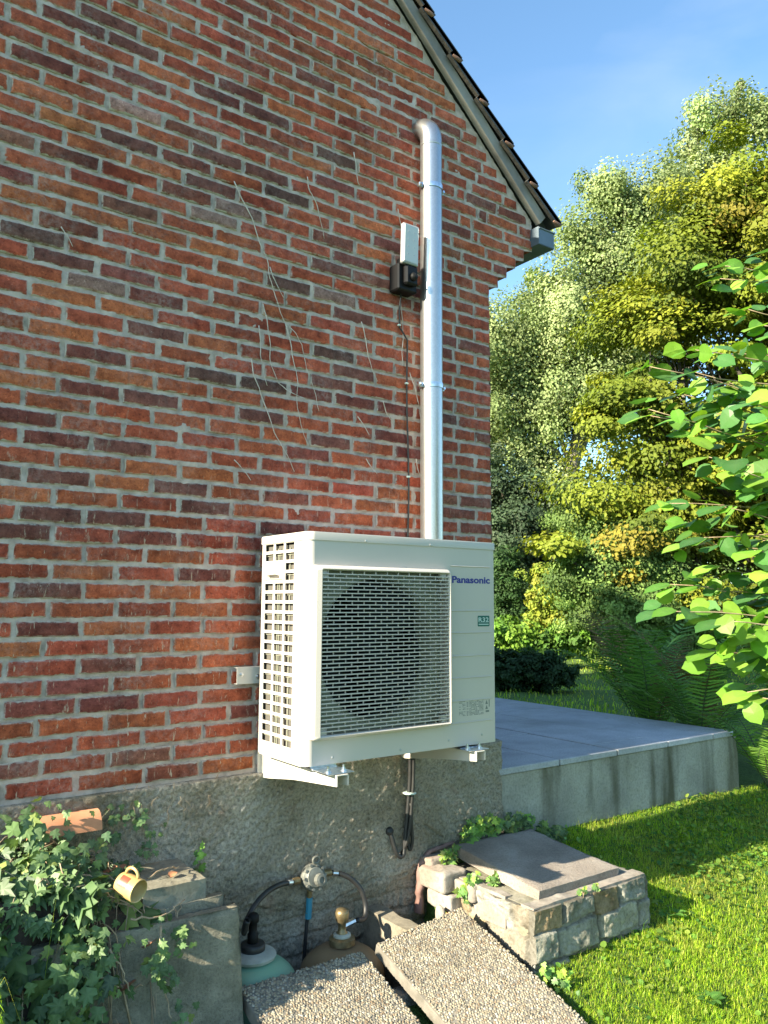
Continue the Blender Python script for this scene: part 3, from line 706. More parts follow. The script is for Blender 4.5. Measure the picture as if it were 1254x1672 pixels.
# lid with a small overhang and a drawn seam
b = MB(); e = .0035
pts = [(x0-e, yb+e), (x0-e, yf+rc)]+[(x0+rc-(rc+e)*sin(pi/2-t), yf+rc-(rc+e)*(1-(1-cos(pi/2-t))) ) for t in np.linspace(0, pi/2, 9)]
pts = [(x0-e, yb+e)]+[(x0+rc-(rc+e)*cos(t), yf+rc-(rc+e)*sin(t)) for t in np.linspace(0, pi/2, 9)]+[(x1-.006+(.006+e)*sin(t), yf+.006-(.006+e)*cos(t)) for t in np.linspace(0, pi/2, 5)]+[(x1+e, yb+e)]
k = len(pts); c2 = np.array([(x0+x1)/2, (yf+yb)/2])
V = [(x, y, zt-.0) for x, y in pts]+[(x, y, zt+.024) for x, y in pts]+[tuple(c2+(np.array(p)-c2)*.992)+(zt+.029,) for p in pts]
F = [(i, (i+1) % k, k+(i+1) % k, k+i) for i in range(k)]+[(k+i, k+(i+1) % k, 2*k+(i+1) % k, 2*k+i) for i in range(k)]+[tuple(range(2*k, 3*k)), tuple(range(k))[::-1]]
lid = b.add(V, F).build('lid', M_white, hp); smooth_angle(lid, 30)
# left side with punched openings
cy = [(-.095-.0757*i) for i in range(3)]     # rear edge of each opening column
ys = sorted([yf+rc, yb]+[c for q in cy for c in (q, q-.0625)])
zr = [.839-.03590*i for i in range(20)]
zz = sorted([zb, zt]+[c for q in zr for c in (q, q-.0255)])
b = MB(); th = .004
def cell_open(i, j):
    ym = (ys[i]+ys[i+1])/2; zm = (zz[j]+zz[j+1])/2
    for ci_, q in enumerate(cy):
        if q-.0625 < ym < q:
            for ri, z in enumerate(zr):
                if z-.0255 < zm < z: return not (ri in (2, 3) and ci_ in (0, 1))
    return False
ny, nz_ = len(ys)-1, len(zz)-1
op = [[cell_open(i, j) for j in range(nz_)] for i in range(ny)]
for i in range(ny):
    for j in range(nz_):
        if op[i][j]:
            a0, a1, c0, c1 = ys[i], ys[i+1], zz[j], zz[j+1]
            V = [(x0, a0, c0), (x0, a1, c0), (x0, a1, c1), (x0, a0, c1)]; V += [(x0+th, y, z) for _, y, z in V]
            b.add(V, [(k, k+4, (k+1) % 4+4, (k+1) % 4) for k in range(4)])
        else: b.add([(x0, ys[i], zz[j]), (x0, ys[i+1], zz[j]), (x0, ys[i+1], zz[j+1]), (x0, ys[i], zz[j+1])], [(0, 1, 2, 3)])
# seam line & fold towards the front corner
b.box(x0-.0012, x0, yf+.034, yf+.036, zb+.002, zt-.002)
b.box(x0-.0012, x0, yb-.002, yb, zb+.002, zt-.002); b.box(x0-.0012, x0, -.325, -.083, zb+.018, zb+.020)
b.build('side_grille', M_white, hp)
b = MB().box(x0+.014, x0+.028, -.335, yb-.003, zb+.01, zt-.01); co = b.build('coil', M_coil, hp)
b = MB()
for y in (-.175, -.187, -.262): b.tube([(x0+.011, y, zb+.02), (x0+.011, y, zt-.02)], .0022, 6)
for k in range(10): b.box(x0+.0095, x0+.012, -.33, -.09, .15+k*.0718, .1525+k*.0718)
b.build('coil_tubes', M_shroud, co)
# carrying handle on the side
b = MB()
hy0, hy1, hz0, hz1 = -.236, -.088, .706, .768; xx = x0-.006
ring = lambda a, c, x: [(x, hy0+a, hz0+a), (x, hy1-c, hz0+a), (x, hy1-c, hz1-a), (x, hy0+a, hz1-a)]
V = [(x0, hy0, hz0), (x0, hy1, hz0), (x0, hy1, hz1), (x0, hy0, hz1)]+ring(.005, .005, xx)
b.add(V, [(k, (k+1) % 4, (k+1) % 4+4, k+4) for k in range(4)]+[(4, 5, 6, 7)])
hnd = b.build('handle', M_white, hp)
b = MB().add([(xx-.0005, -.215, .713), (xx-.0005, -.140, .713), (xx-.0005, -.140, .724), (xx-.0005, -.215, .738)], [(0, 1, 2, 3)]); b.build('grip_slot_shade', M_coil, hnd)  # flat dark face, the shade of the grip cavity put into its colour
b = MB().add([(xx-.0008, -.222, .722), (xx-.012, -.205, .728), (xx-.012, -.15, .726), (xx-.0008, -.118, .722), (xx-.0008, -.118, .742), (xx-.0008, -.222, .764)], [(0, 1, 2, 3), (1, 5, 4, 2), (0, 5, 1), (2, 4, 3)]); b.build('grip_hood', M_white, hnd)
# fan, motor, dark inside
b = MB().box(x0+.03, -.63, yb-.05, yb-.004, zb+.01, zt-.01); b.box(-.632, -.628, yf+.02, yb-.05, zb+.01, zt-.01); b.build('back_coil', M_dark, hp)
fan = MB().lathe([(0, -.03), (.055, -.028), (.065, -.015), (.068, .05), (0, .052)], (FC[0], yf+.075, FC[1]), 32, M=np.array([[1, 0, 0], [0, 0, 1], [0, -1, 0]]).astype(float)).build('fan_hub', M_fan, hp, smooth=True)
for k in range(3):
    V = []; a0 = 2*pi*k/3+.4; nr, na = 8, 9
    for i in range(nr):
        r = .06+(FR-.025-.06)*i/(nr-1)
        for j in range(na):
            s = j/(na-1); t = a0+s*(1.35+.25*i/(nr-1))+.25*(i/(nr-1))**2
            V.append((FC[0]+r*cos(t), yf+.055+.055*s-.012*sin(pi*s), FC[1]+r*sin(t)))
    G = np.array(V).reshape(nr, na, 3); bb = MB().grid(G); bb.grid(G+np.array([0, .003, 0])); bb.build('fan_blade', M_fan, fan, smooth=True)
# fan grille
gfr = thing.__call__ if False else None
b = MB()
O = (-1.2455, -.6350, .1680, .7560); I = (-1.2170, -.6500, .1840, .7385)
def rrect(a0, a1, c0, c1, r, y, n=5):
    P = []
    for (cx_, cz_, s) in ((a1-r, c1-r, 0), (a0+r, c1-r, 1), (a0+r, c0+r, 2), (a1-r, c0+r, 3)):
        for t in np.linspace(0, pi/2, n): P.append((cx_+r*cos(t+s*pi/2), y, cz_+r*sin(t+s*pi/2)))
    return P
loops = [rrect(*O, .014, yf-.0005), rrect(O[0]+.001, O[1]-.001, O[2]+.001, O[3]-.001, .014, yf-.018), rrect(O[0]+.006, O[1]-.006, O[2]+.006, O[3]-.006, .012, yf-.030), rrect(I[0]-.004, I[1]+.004, I[2]-.004, I[3]+.004, .005, yf-.0345), rrect(*I, .003, yf-.031), rrect(*I, .003, yf-.002)]
k = len(loops[0]); V = [p for l in loops for p in l]
b.add(V, [(j*k+i, j*k+(i+1) % k, (j+1)*k+(i+1) % k, (j+1)*k+i) for j in range(len(loops)-1) for i in range(k)])
gf = b.build('fan_grille', M_white, hp); smooth_angle(gf, 50)
b = MB(); nb = 42; dz = (I[3]-I[2])/nb
for i in range(1, nb): z = I[2]+i*dz; b.box(I[0]+.0004, I[1]-.0004, yf-.0310, yf-.021, z-.0018, z+.0018)
for i in range(nb):
    z = I[2]+(i+.5)*dz; x = I[0]+(.0252 if i % 2 else .0504)
    while x < I[1]-.01: b.box(x-.0008, x+.0008, yf-.0265, yf-.021, z-dz/2+.0018, z+dz/2-.0018); x += .0504
b.build('grille_bars', M_white, gf)
for cx_ in (I[0]+.018, I[1]-.018):
    for cz_ in (I[2]+.013, I[3]-.013): MB().box(cx_-.012, cx_+.012, yf-.0205, yf, cz_-.012, cz_+.012).build('screw_boss', M_white, gf)
# lettering and stickers
def text_mesh(s, size, bold, xa, xb, zbase, y, m, parent, name, extr=.0003):
    cu = bpy.data.curves.new('t', 'FONT'); cu.body = s; cu.size = 1; cu.offset = bold; cu.extrude = 0; cu.resolution_u = 4
    ob = bpy.data.objects.new('t', cu); C.objects.link(ob); dg = bpy.context.evaluated_depsgraph_get(); me = ob.evaluated_get(dg).to_mesh()
    V = np.array([v.co[:] for v in me.vertices]); F = [tuple(p.vertices) for p in me.polygons]; ob.to_mesh_clear(); bpy.data.objects.remove(ob); bpy.data.curves.remove(cu)
    wv = V[:, 0].max()-V[:, 0].min(); sx = (xb-xa)/wv
    Q = np.stack([xa+(V[:, 0]-V[:, 0].min())*sx, np.full(len(V), y), zbase+V[:, 1]*size], 1)
    return MB().add(Q, F).build(name, m, parent)
text_mesh('Panasonic', .0365, .036, -.610, -.409, .7065, yf-.0006, M_blue, hp, 'brand_lettering')
b = MB(); b.add(rrect(-.477, -.413, .536, .578, .004, yf-.0006), [tuple(range(20))]); st = b.build('refrigerant_sticker', M_green, hp)
text_mesh('R32', .0245, .012, -.4725, -.4180, .5540, yf-.0012, M_stick, st, 'sticker_text')
MB().box(-.472, -.418, yf-.0011, yf-.0008, .5425, .5455).box(-.472, -.418, yf-.0011, yf-.0008, .5495, .5503).build('sticker_line', M_stick, st)
b = MB()
for r in range(12):
    z = .249-.0048*r; x = -.577
    for seg, (a, c) in enumerate(((-.577, -.545), (-.538, -.529), (-.524, -.450))):
        x = a
        while x < c:
            l = random.uniform(.003, .010)
            if random.random() < (.85 if seg else .7): b.box(x, min(x+l, c), yf-.0007, yf-.0004, z, z+.0021)
            x += l+random.uniform(.001, .003)
V = [(-.440, yf-.0006, .233), (-.426, yf-.0006, .233), (-.433, yf-.0006, .249), (-.440, yf-.0006, .214), (-.426, yf-.0006, .214), (-.433, yf-.0006, .230)]
b.add(V, [(0, 1, 2), (3, 4, 5)]); b.box(-.421, -.417, yf-.0007, yf-.0004, .222, .250); b.box(-.438, -.420, yf-.0007, yf-.0004, .202, .209)
b.build('rating_label', M_print, hp)
for (x, z) in ((-1.02, .8475), (-.72, .8475), (-.86, .100), (-.63, .112), (-1.15, .105), (-.46, .118)):
    MB().lathe([(0, 0), (.0045, .0005), (.0045, .002), (0, .003)], (x, yf-(.0035 if z > .8 else 0), z), 10, M=np.array([[1, 0, 0], [0, 0, -1.], [0, 1, 0]])).build('screw', M_ledf, hp)
for (y, z) in ((-.30, .855), (-.11, .853), (-.35, .82), (-.35, .65), (-.10, .098), (-.36, .098)):
    MB().lathe([(0, 0), (.0035, .0005), (.0035, .002), (0, .003)], (x0-(.0035 if z > .845 else .0), y, z), 10, M=np.array([[0, 0, -1.], [1, 0, 0], [0, 1, 0]])).build('screw', M_ledf, hp)
for x in (-1.187, -.53):
    for y in (-.10, -.385): MB().box(x-.05, x+.05, y-.03, y+.03, .075, .0795, bev=.001).build('foot', M_zinc, hp)

# wall bracket carrying it
br = thing('wall_bracket', (-.85, 0, 0), 'white steel wall bracket with two arms carrying the heat pump', 'bracket')
b = MB().box(-1.330, -.372, -.030, -.0275, .327, .388).box(-1.330, -.372, -.0275, -.006, .3855, .388).box(-1.330, -.372, -.0275, -.006, .327, .3295)
b.build('rail', M_bracket, br)
for (x, z) in ((-1.313, .362), (-1.245, .352)): MB().lathe([(0, 0), (.009, .001), (.009, .003), (.0055, .003), (.0055, .008), (0, .009)], (x, -.030, z), 6, M=np.array([[1, 0, 0], [0, 0, -1.], [0, 1, 0]])).build('rail_bolt', M_zinc, br)
def arm(xa, xb, yend):
    b = MB(); th = .0028
    ztop = lambda y: .071; zbot = lambda y: np.interp(y, [yend, -.25, -.02], [.037, .012, -.022])
    for xs_ in ((xa, xa+th), (xb-th, xb)):
        yy = np.linspace(yend, -.008, 10); V = []
        for y in yy:
            for x in xs_: V += [(x, y, zbot(y)), (x, y, ztop(y))]
        F = []
        for i in range(9):
            a = i*4; F += [(a, a+4, a+5, a+1), (a+2, a+3, a+7, a+6), (a, a+2, a+6, a+4)]
        F += [(0, 1, 3, 2)]; b.add(V, F)
    b.box(xa+.0002, xb-.0002, yend, -.008, .0695, .0722)
    b.box(xa-.016, xb+.016, -.0075, -.004, -.026, .325)
    b.build('arm', M_bracket, br)
    for (y0, y1) in ((yend+.010, yend+.125),):
        c = MB().box(xa-.028, xb+.030, y0, y1, .0735, .0765, bev=.001).box(xa-.028, xb+.030, y1-.003, y1, .0765, .088).build('clamp_plate', M_zinc, br)
        for xq in (xa-.006, xb+.010):
            MB().lathe([(0, 0), (.013, 0), (.013, .002), (.008, .002), (.008, .009), (.0045, .009), (.0045, .018), (0, .019)], (xq, y0+.035, .0767), 6 if False else 12).build('bolt', M_zinc, c)
arm(-1.209, -1.164, -.525); arm(-.553, -.508, -.475)

# pipes and cable bundle below the unit
bd = thing('cable_bundle', (-.54, -.03, -.4), 'black pipe and cable bundle looping below the heat pump into the grey render', 'cable')
for k, (dx, dy, r) in enumerate(((0, 0, .011), (.017, .004, .009), (.006, -.016, .008))):
    P = [(-.535+dx, -.05+dy, .08), (-.533+dx, -.045+dy, -.10), (-.540+dx, -.04+dy, -.22), (-.552+dx, -.038+dy, -.32), (-.556+dx*1.2, -.038+dy, -.375)]
    if k == 0: P += [(-.562, -.04, -.405), (-.578, -.04, -.412), (-.596, -.038, -.398), (-.608, -.03, -.355), (-.618, -.024, -.315), (-.622, .0, -.305)]
    elif k == 1: P += [(-.528, -.04, -.395), (-.520, -.045, -.360), (-.526, -.045, -.30), (-.532, -.048, -.2)]
    else: P = P[:-1]+[(-.556, -.05, -.36), (-.561, -.03, -.40), (-.575, -.01, -.41)]
    t = np.linspace(0, len(P)-1, len(P)*6); P = np.array(P)
    Q = np.stack([np.interp(t, np.arange(len(P)), P[:, i]) for i in range(3)], 1)
    for _ in range(6): Q[1:-1] = (Q[:-2]+2*Q[1:-1]+Q[2:])/4
    MB().tube(Q, r*(.85 if k != 0 else .8), 10).build('cable', M_rubber, bd, smooth=True)
MB().lathe([(.026, -.003), (.029, 0), (.026, .003)], (-.537, -.046, -.16), 16).build('cable_tie', M_stick, bd)
MB().lathe([(0, -.006), (.015, -.006), (.018, 0), (.013, .012), (0, .012)], (-.622, -.02, -.305), 12, M=np.array([[1, 0, 0], [0, 0, -1.], [0, 1, 0]])).build('wall_gland', M_rubber, bd, smooth=True)

# ================= PIT: cylinders, regulator, hoses =================
def cylinder(loc, m, label, neckmat, green):
    t = thing('gas_cylinder', (loc[0], loc[1], loc[2]-.54), label, 'gas cylinder', 'gas cylinders in the pit'); x, y, z = loc
    Rr = .157
    prof = [(Rr-.03, -.54), (Rr, -.51), (Rr, -.115)]+[(Rr*cos(a), -.115+.105*sin(a)) for a in np.linspace(.12, 1.35, 10)]+[(.0, -.005)]
    MB().lathe(prof, loc, 48).build('body', m, t, smooth=True)
    if green:
        smooth_angle(MB().lathe([(.02, -.008), (.078, -.016), (.082, -.006), (.074, .001), (.046, .008), (.02, .010)], loc, 40).build('collar', M_collar, t), 40)
        MB().lathe([(.02, .0), (.042, .004), (.043, .026), (.038, .031), (.02, .032)], loc, 24).build('neck_ring', M_rubber, t, smooth=True)
        v = MB().lathe([(.018, .02), (.019, .06), (.014, .065), (.014, .095), (.020, .10), (.020, .12), (.012, .128), (0, .13)], loc, 14).build('valve', M_fan, t, smooth=True)
        MB().tube([(x-.004, y, z+.11), (x-.03, y-.012, z+.112)], .009, 8).build('hose_nut', M_fan, v)
    else:
        smooth_angle(MB().lathe([(.02, -.012), (.048, -.008), (.048, .012), (.040, .018), (.02, .018)], loc, 32).build('collar', M_brass, t), 40)
        MB().lathe([(.02, .012), (.033, .018), (.032, .026), (.02, .03)], loc, 24).build('neck_ring', M_collar, t, smooth=True)
        v = MB().lathe([(.016, .02), (.022, .03), (.015, .036), (.015, .065), (.024, .072), (.026, .10), (.022, .112), (0, .114)], loc, 14).build('valve', M_brass, t, smooth=True)
        MB().tube([(x, y, z+.05), (x+.06, y+.01, z+.055)], .012, 8).build('outlet', M_zinc, v)
cylinder((-1.312, -.165, -.563), M_gasg, 'sea green gas cylinder with a pale round collar, left one in the pit', None, True)
cylinder((-.946, -.165, -.612), M_gasb, 'brown gas cylinder with a brass valve, right one in the pit', None, False)
reg = thing('gas_regulator', (-1.0, 0, -.41), 'round grey gas changeover regulator on the rough wall above the cylinders', 'regulator')
RM = np.array([[1, 0, 0], [0, .25, -.97], [0, .97, .25]])
Rm = lambda prof, c, n: MB().lathe(prof, c, n, M=RM)
smooth_angle(Rm([(0, -.03), (.030, -.03), (.047, -.02), (.050, 0), (.047, .012), (.036, .018), (.034, .022), (0, .024)], (-1.0, -.045, -.408), 28).build('body', M_reg, reg), 35)
b = MB()
for k in range(10):
    a = 2*pi*k/10; c0 = RM@np.array([.044*cos(a), .044*sin(a), .0])+np.array([-1.0, -.045, -.408]); c1 = RM@np.array([.044*cos(a), .044*sin(a), .020])+np.array([-1.0, -.045, -.408]); MB().tube([c0, c1], .006, 6).build('rim_bolt', M_reg, reg)
kc = RM@np.array([0.012, -.012, .024])+np.array([-1.0, -.045, -.408]); Rm([(.0, 0), (.024, 0), (.022, .018), (.012, .020), (.012, .014), (0, .014)], kc, 12).build('knob', M_reg, reg)
b = MB(); b.tube([(-1.003+.014*cos(t)+.012, -.05, -.352+.012*sin(t)+.006) for t in np.linspace(0, 2*pi, 14)], .005, 6); b.build('ring', M_reg, reg, smooth=True)
MB().tube([(-1.06, -.04, -.410), (-1.09, -.045, -.408)], .013, 10).build('inlet', M_brass, reg); MB().tube([(-.95, -.04, -.405), (-.92, -.045, -.405)], .013, 10).build('outlet', M_brass, reg)
MB().tube([(-1.005, -.03, -.45), (-1.012, -.028, -.54)], .010, 8).build('valve_stem', M_brass, reg); MB().tube([(-1.006, -.03, -.485), (-1.010, -.029, -.56)], .0125, 8).build('blue_sleeve', M_bluep, reg)
MB().tube([(-1.012, -.028, -.54), (-1.02, -.02, -.7), (-1.02, -.02, -.9)], .007, 8).build('drop_pipe', M_rubber, reg)
def hose(P, name, lab):
    t = thing(name, P[-1], lab, 'hose', 'gas hoses'); P = np.array(P); u = np.linspace(0, len(P)-1, len(P)*8)
    Q = np.stack([np.interp(u, np.arange(len(P)), P[:, i]) for i in range(3)], 1)
    for _ in range(14): Q[1:-1] = (Q[:-2]+2*Q[1:-1]+Q[2:])/4
    MB().tube(Q, .0098, 12).build('tube', M_rubber, t, smooth=True); d = (Q[3]-Q[0]); d /= np.linalg.norm(d)
    MB().tube([Q[0]+d*.012, Q[0]+d*.032], .0118, 12).build('ferrule', M_zinc, t)
hose([(-1.085, -.045, -.409), (-1.14, -.06, -.400), (-1.205, -.08, -.402), (-1.27, -.10, -.430), (-1.325, -.13, -.475), (-1.345, -.16, -.505), (-1.340, -.177, -.452)], 'gas_hose', 'black hose arching left from the regulator to the green cylinder')
hose([(-.925, -.045, -.405), (-.885, -.06, -.412), (-.845, -.075, -.435), (-.805, -.09, -.48), (-.792, -.10, -.54), (-.81, -.12, -.58), (-.87, -.15, -.56)], 'gas_hose', 'black hose arching right from the regulator to the brown cylinder')

# pit masonry: back is the plinth, partition, sides
b = MB()
def rough_box(bm, a0, a1, b0, b1, c0, c1, n=.012, sc=9, seed=1, step=.03, mi=0):
    xs, ys_, zs = [np.linspace(p, q, max(2, int((q-p)/step)+1)) for p, q in ((a0, a1), (b0, b1), (c0, c1))]
    c = np.array([(a0+a1)/2, (b0+b1)/2, (c0+c1)/2])
    def g(P):
        d = (P-c)/(np.array([a1-a0, b1-b0, c1-c0])/2); ex = np.sort(np.abs(d), -1)
        rnd = np.clip(ex[..., 1]-.8, 0, 1)*.05
        disp = fbm(P, sc, 3, seed)[..., None]*n+np.stack([fbm(P, sc*2, 2, seed+3), fbm(P, sc*2, 2, seed+4), fbm(P, sc*2, 2, seed+5)], -1)*n*.5
        dn = d/np.linalg.norm(d, axis=-1, keepdims=True)
        bm.grid(P+dn*disp-dn*rnd[..., None]*min(a1-a0, b1-b0, c1-c0)*2, mi=mi)
    for z in (c0, c1):
        Xg, Yg = np.meshgrid(xs, ys_); P = np.stack([Xg, Yg, Xg*0+z], -1); g(P if z == c1 else P[::-1])
    for y in (b0, b1):
        Xg, Zg = np.meshgrid(xs, zs); P = np.stack([Xg, Xg*0+y, Zg], -1); g(P if y == b0 else P[::-1])
    for x in (a0, a1):
        Yg, Zg = np.meshgrid(ys_, zs); P = np.stack([Yg*0+x, Yg, Zg], -1); g(P[::-1] if x == a0 else P)
rough_box(b, -.735, -.665, -.33, .0, -1.15, -.585, .010, 12, 3)
tag(b.build('partition_wall', M_pitceme, smooth=True), 'low cement partition beside the brown cylinder in the pit', 'wall')
b = MB(); rough_box(b, -1.55, -.40, -.47, -.40, -1.16, -.70, .012, 10, 7); b.build
tag(b.build('pit_front_wall', M_pit, smooth=True), 'rough front wall of the cylinder pit below the pebble slabs', 'wall')

# ---- rubble around the right side of the pit ----
def stone(bm, c, s, seed, mi=0, n=.14, e=3.2):
    nu, nv = 24, 14; U, V = np.meshgrid(np.linspace(0, 2*pi, nu+1), np.linspace(-pi/2, pi/2, nv))
    sg = lambda w_, q: np.sign(w_)*np.abs(w_)**q
    q = 2/e; P = np.stack([sg(np.cos(V), q)*sg(np.cos(U), q), sg(np.cos(V), q)*sg(np.sin(U), q), sg(np.sin(V), q)], -1)
    P[:, -1] = P[:, 0]
    d = 1+fbm(P+seed*3.7, 1.6, 3, seed)*n*2; d[:, -1] = d[:, 0]
    bm.grid(P*d[..., None]*np.array(s)/2+np.array(c), mi=mi)
blk = thing('stone_block_base', (-.06, -.3, -.72), 'low rubble stone block standing in the lawn under the grey cover slab', 'stone base')
b = MB(); rough_box(b, -.385, .265, -.600, -.004, -.80, -.487, .008, 9, 11, .025); b.build('core', M_stone, blk, smooth=True)
def stone_face(O_, du, dv, nn, seeds, w_, h_, res=.0045, pal_=None, depth=.017):
    """displaced masonry face: angular stones of mixed size with recessed mortar"""
    rg = np.random.default_rng(seeds); us = np.arange(0, w_+res/2, res); vs = np.arange(0, h_+res/2, res); U, V = np.meshgrid(us, vs)
    cs = []; v = 0; r = 0
    while v < h_+.03:
        hh = rg.uniform(.075, .115); u = -rg.uniform(0, .1)
        while u < w_+.1: ww = rg.uniform(.10, .25); cs.append((u+ww/2, v+hh/2+rg.uniform(-.008, .008), ww, hh)); u += ww
        v += hh
    cs = np.array(cs); P = np.stack([U, V, U*0+seeds], -1); wu = fbm(P, 13, 3, seeds)*.020; wv = fbm(P+5, 13, 3, seeds)*.016
    d = np.maximum(np.abs(U[..., None]+wu[..., None]-cs[:, 0])/(cs[:, 2]/2), np.abs(V[..., None]+wv[..., None]-cs[:, 1])/(cs[:, 3]/2))
    d = np.where(True, d, d); idx = d.argmin(-1); dm = d.min(-1); dist = (1-dm)*cs[idx, 3]/2
    t = np.clip(dist/.009, 0, 1); t = t*t*(3-2*t); hs = rg.uniform(-.007, .009, len(cs))[idx]
    tilt_ = (U-cs[idx, 0])*rg.uniform(-.08, .08, len(cs))[idx]+(V-cs[idx, 1])*rg.uniform(-.12, .12, len(cs))[idx]
    hgt_ = t*(depth+hs+tilt_)+fbm(P, 45, 3, seeds+3)*.007+fbm(P, 14, 3, seeds+9)*.012
    G = O_+U[..., None]*du+V[..., None]*dv+nn*hgt_[..., None]
    pc = np.array(pal_ or [(.25, .21, .12), (.26, .25, .20), (.20, .195, .165), (.30, .28, .22), (.27, .20, .12)]); cc = pc[rg.integers(0, len(pc), len(cs))]*rg.uniform(.8, 1.15, (len(cs), 1)); mc_ = np.array([.16, .15, .125])
    col = mc_*(1-t[..., None])+cc[idx]*t[..., None]; bm = MB().grid(G, col=col.reshape(-1, 3))
    for e in (G[:, 0], G[::-1, -1], G[-1, :], G[0, ::-1]):
        q = e-nn*.03; n2 = len(e); bm.add(np.concatenate([e, q]), [(i, i+1, n2+i+1, n2+i) for i in range(n2-1)], col=mc_)
    return bm
def stonemat():
    m, t, b = newmat('rubble_face'); at = N(t, 'ShaderNodeAttribute', attribute_name='col'); n1 = noise(t, 11, 6, .65); n2 = noise(t, 70, 6, .7)
    c = mixc(t, 1.0, at.outputs['Color'], ramp(t, n1.outputs[0], [(.3, (.55, .52, .48)), (.5, (1, 1, 1)), (.7, (1.3, 1.3, 1.35))]), 'MULTIPLY')
    c = mixc(t, 1.0, c, ramp(t, n2.outputs[0], [(.3, (.55, .55, .52)), (.5, (1, 1, 1)), (.7, (1.25, 1.25, 1.25))]), 'MULTIPLY')
    t.links.new(c, b.inputs['Base Color']); b.inputs['Roughness'].default_value = .9; b.inputs['Specular IOR Level'].default_value = .2; bump(t, b, n2.outputs[0], .9, .006); return m
M_face = stonemat()
ex, ey, ez = np.eye(3)
stone_face(np.array([-.400, -.598, -.80]), ex, ez, -ey, 4, .68, .305).build('face_stones', M_face, blk, smooth=True)
stone_face(np.array([.272, -.600, -.80]), ey, ez, ex, 5, .60, .305, .008).build('far_side_stones', M_face, blk, smooth=True)
stone_face(np.array([-.392, -.16, -.80]), -ey, ez, -ex, 6, .445, .305, pal_=[(.24, .215, .17), (.29, .235, .15), (.28, .27, .24)], depth=.008).build('near_side_stones', M_face, blk, smooth=True)
b = MB(); rough_box(b, -.398, -.36, -.46, -.16, -.60, -.482, .008, 12, 15, .016); b.build('side_render', M_rub, blk, smooth=True)
b = MB(); rough_box(b, -.395, .270, -.602, -.54, -.500, -.486, .010, 14, 19, .012); b.build('mortar_cap', M_rub, blk, smooth=True)
rr = random.Random(5)
b = MB(); stone(b, (-.420, -.115, -.500), (.13, .16, .085), 61, n=.12, e=7); stone(b, (-.42, -.14, -.575), (.09, .16, .07), 62, n=.12, e=7); stone(b, (-.40, -.055, -.455), (.12, .07, .05), 63, n=.12, e=6)
stone(b, (-.385, -.24, -.520), (.07, .13, .07), 66, n=.12, e=7)
tag(b.build('rubble_stone', M_rub, smooth=True), 'pale pinkish rubble stones wedged between the pit and the stone block', 'stones')
b = MB(); P = [(-.47, -.03, -.66), (-.475, -.035, -.55), (-.465, -.03, -.46), (-.42, -.025, -.425), (-.34, -.02, -.415), (-.27, -.018, -.413)]

P = np.array(P); u_ = np.linspace(0, 5, 40); Q = np.stack([np.interp(u_, np.arange(6), P[:, i]) for i in range(3)], 1); 
for _ in range(6): Q[1:-1] = (Q[:-2]+2*Q[1:-1]+Q[2:])/4
Q += np.stack([fbm(Q, 30, 3, 4)*.012, fbm(Q, 30, 3, 5)*.006, fbm(Q, 30, 3, 6)*.012], 1); b.tube(Q, np.linspace(.019, .008, 40)*(1+.6*fbm(Q, 45, 2, 8)), 7); tag(b.build('render_edge', M_pinkr, smooth=True), 'curved reddish mortar fillet where the wall render breaks off above the rubble', 'mortar')
b = MB(); a = np.linspace(-1.2, 1.2, 9); V = []
for yy in (-.14, -.24):
    for t in a: V.append((-.395-.0+.045*sin(t), yy, -.67+.045*cos(t)))
    for t in a: V.append((-.395+.037*sin(t), yy, -.67+.037*cos(t)))
F = [(i, i+1, 18+i+1, 18+i) for i in range(8)]+[(9+i, 27+i, 28+i, 10+i) for i in range(8)]+[(18+i, 19+i, 28+i, 27+i) for i in range(8)]+[(i, 9+i, 10+i, i+1) for i in range(8)]
b.add(V, F); o = b.build('roof_tile_shard', M_terra, smooth=False); tag(o, 'curved terracotta shard lying in the hole beside the pebble slab', 'tile shard')
b = MB(); stone(b, (-.50, -.20, -.625), (.020, .05, .10), 71, n=.1, e=4); tag(b.build('plaster_shard', M_led if False else M_rub, smooth=True), 'white pointed plaster shard at the edge of the pebble slab', 'shard')
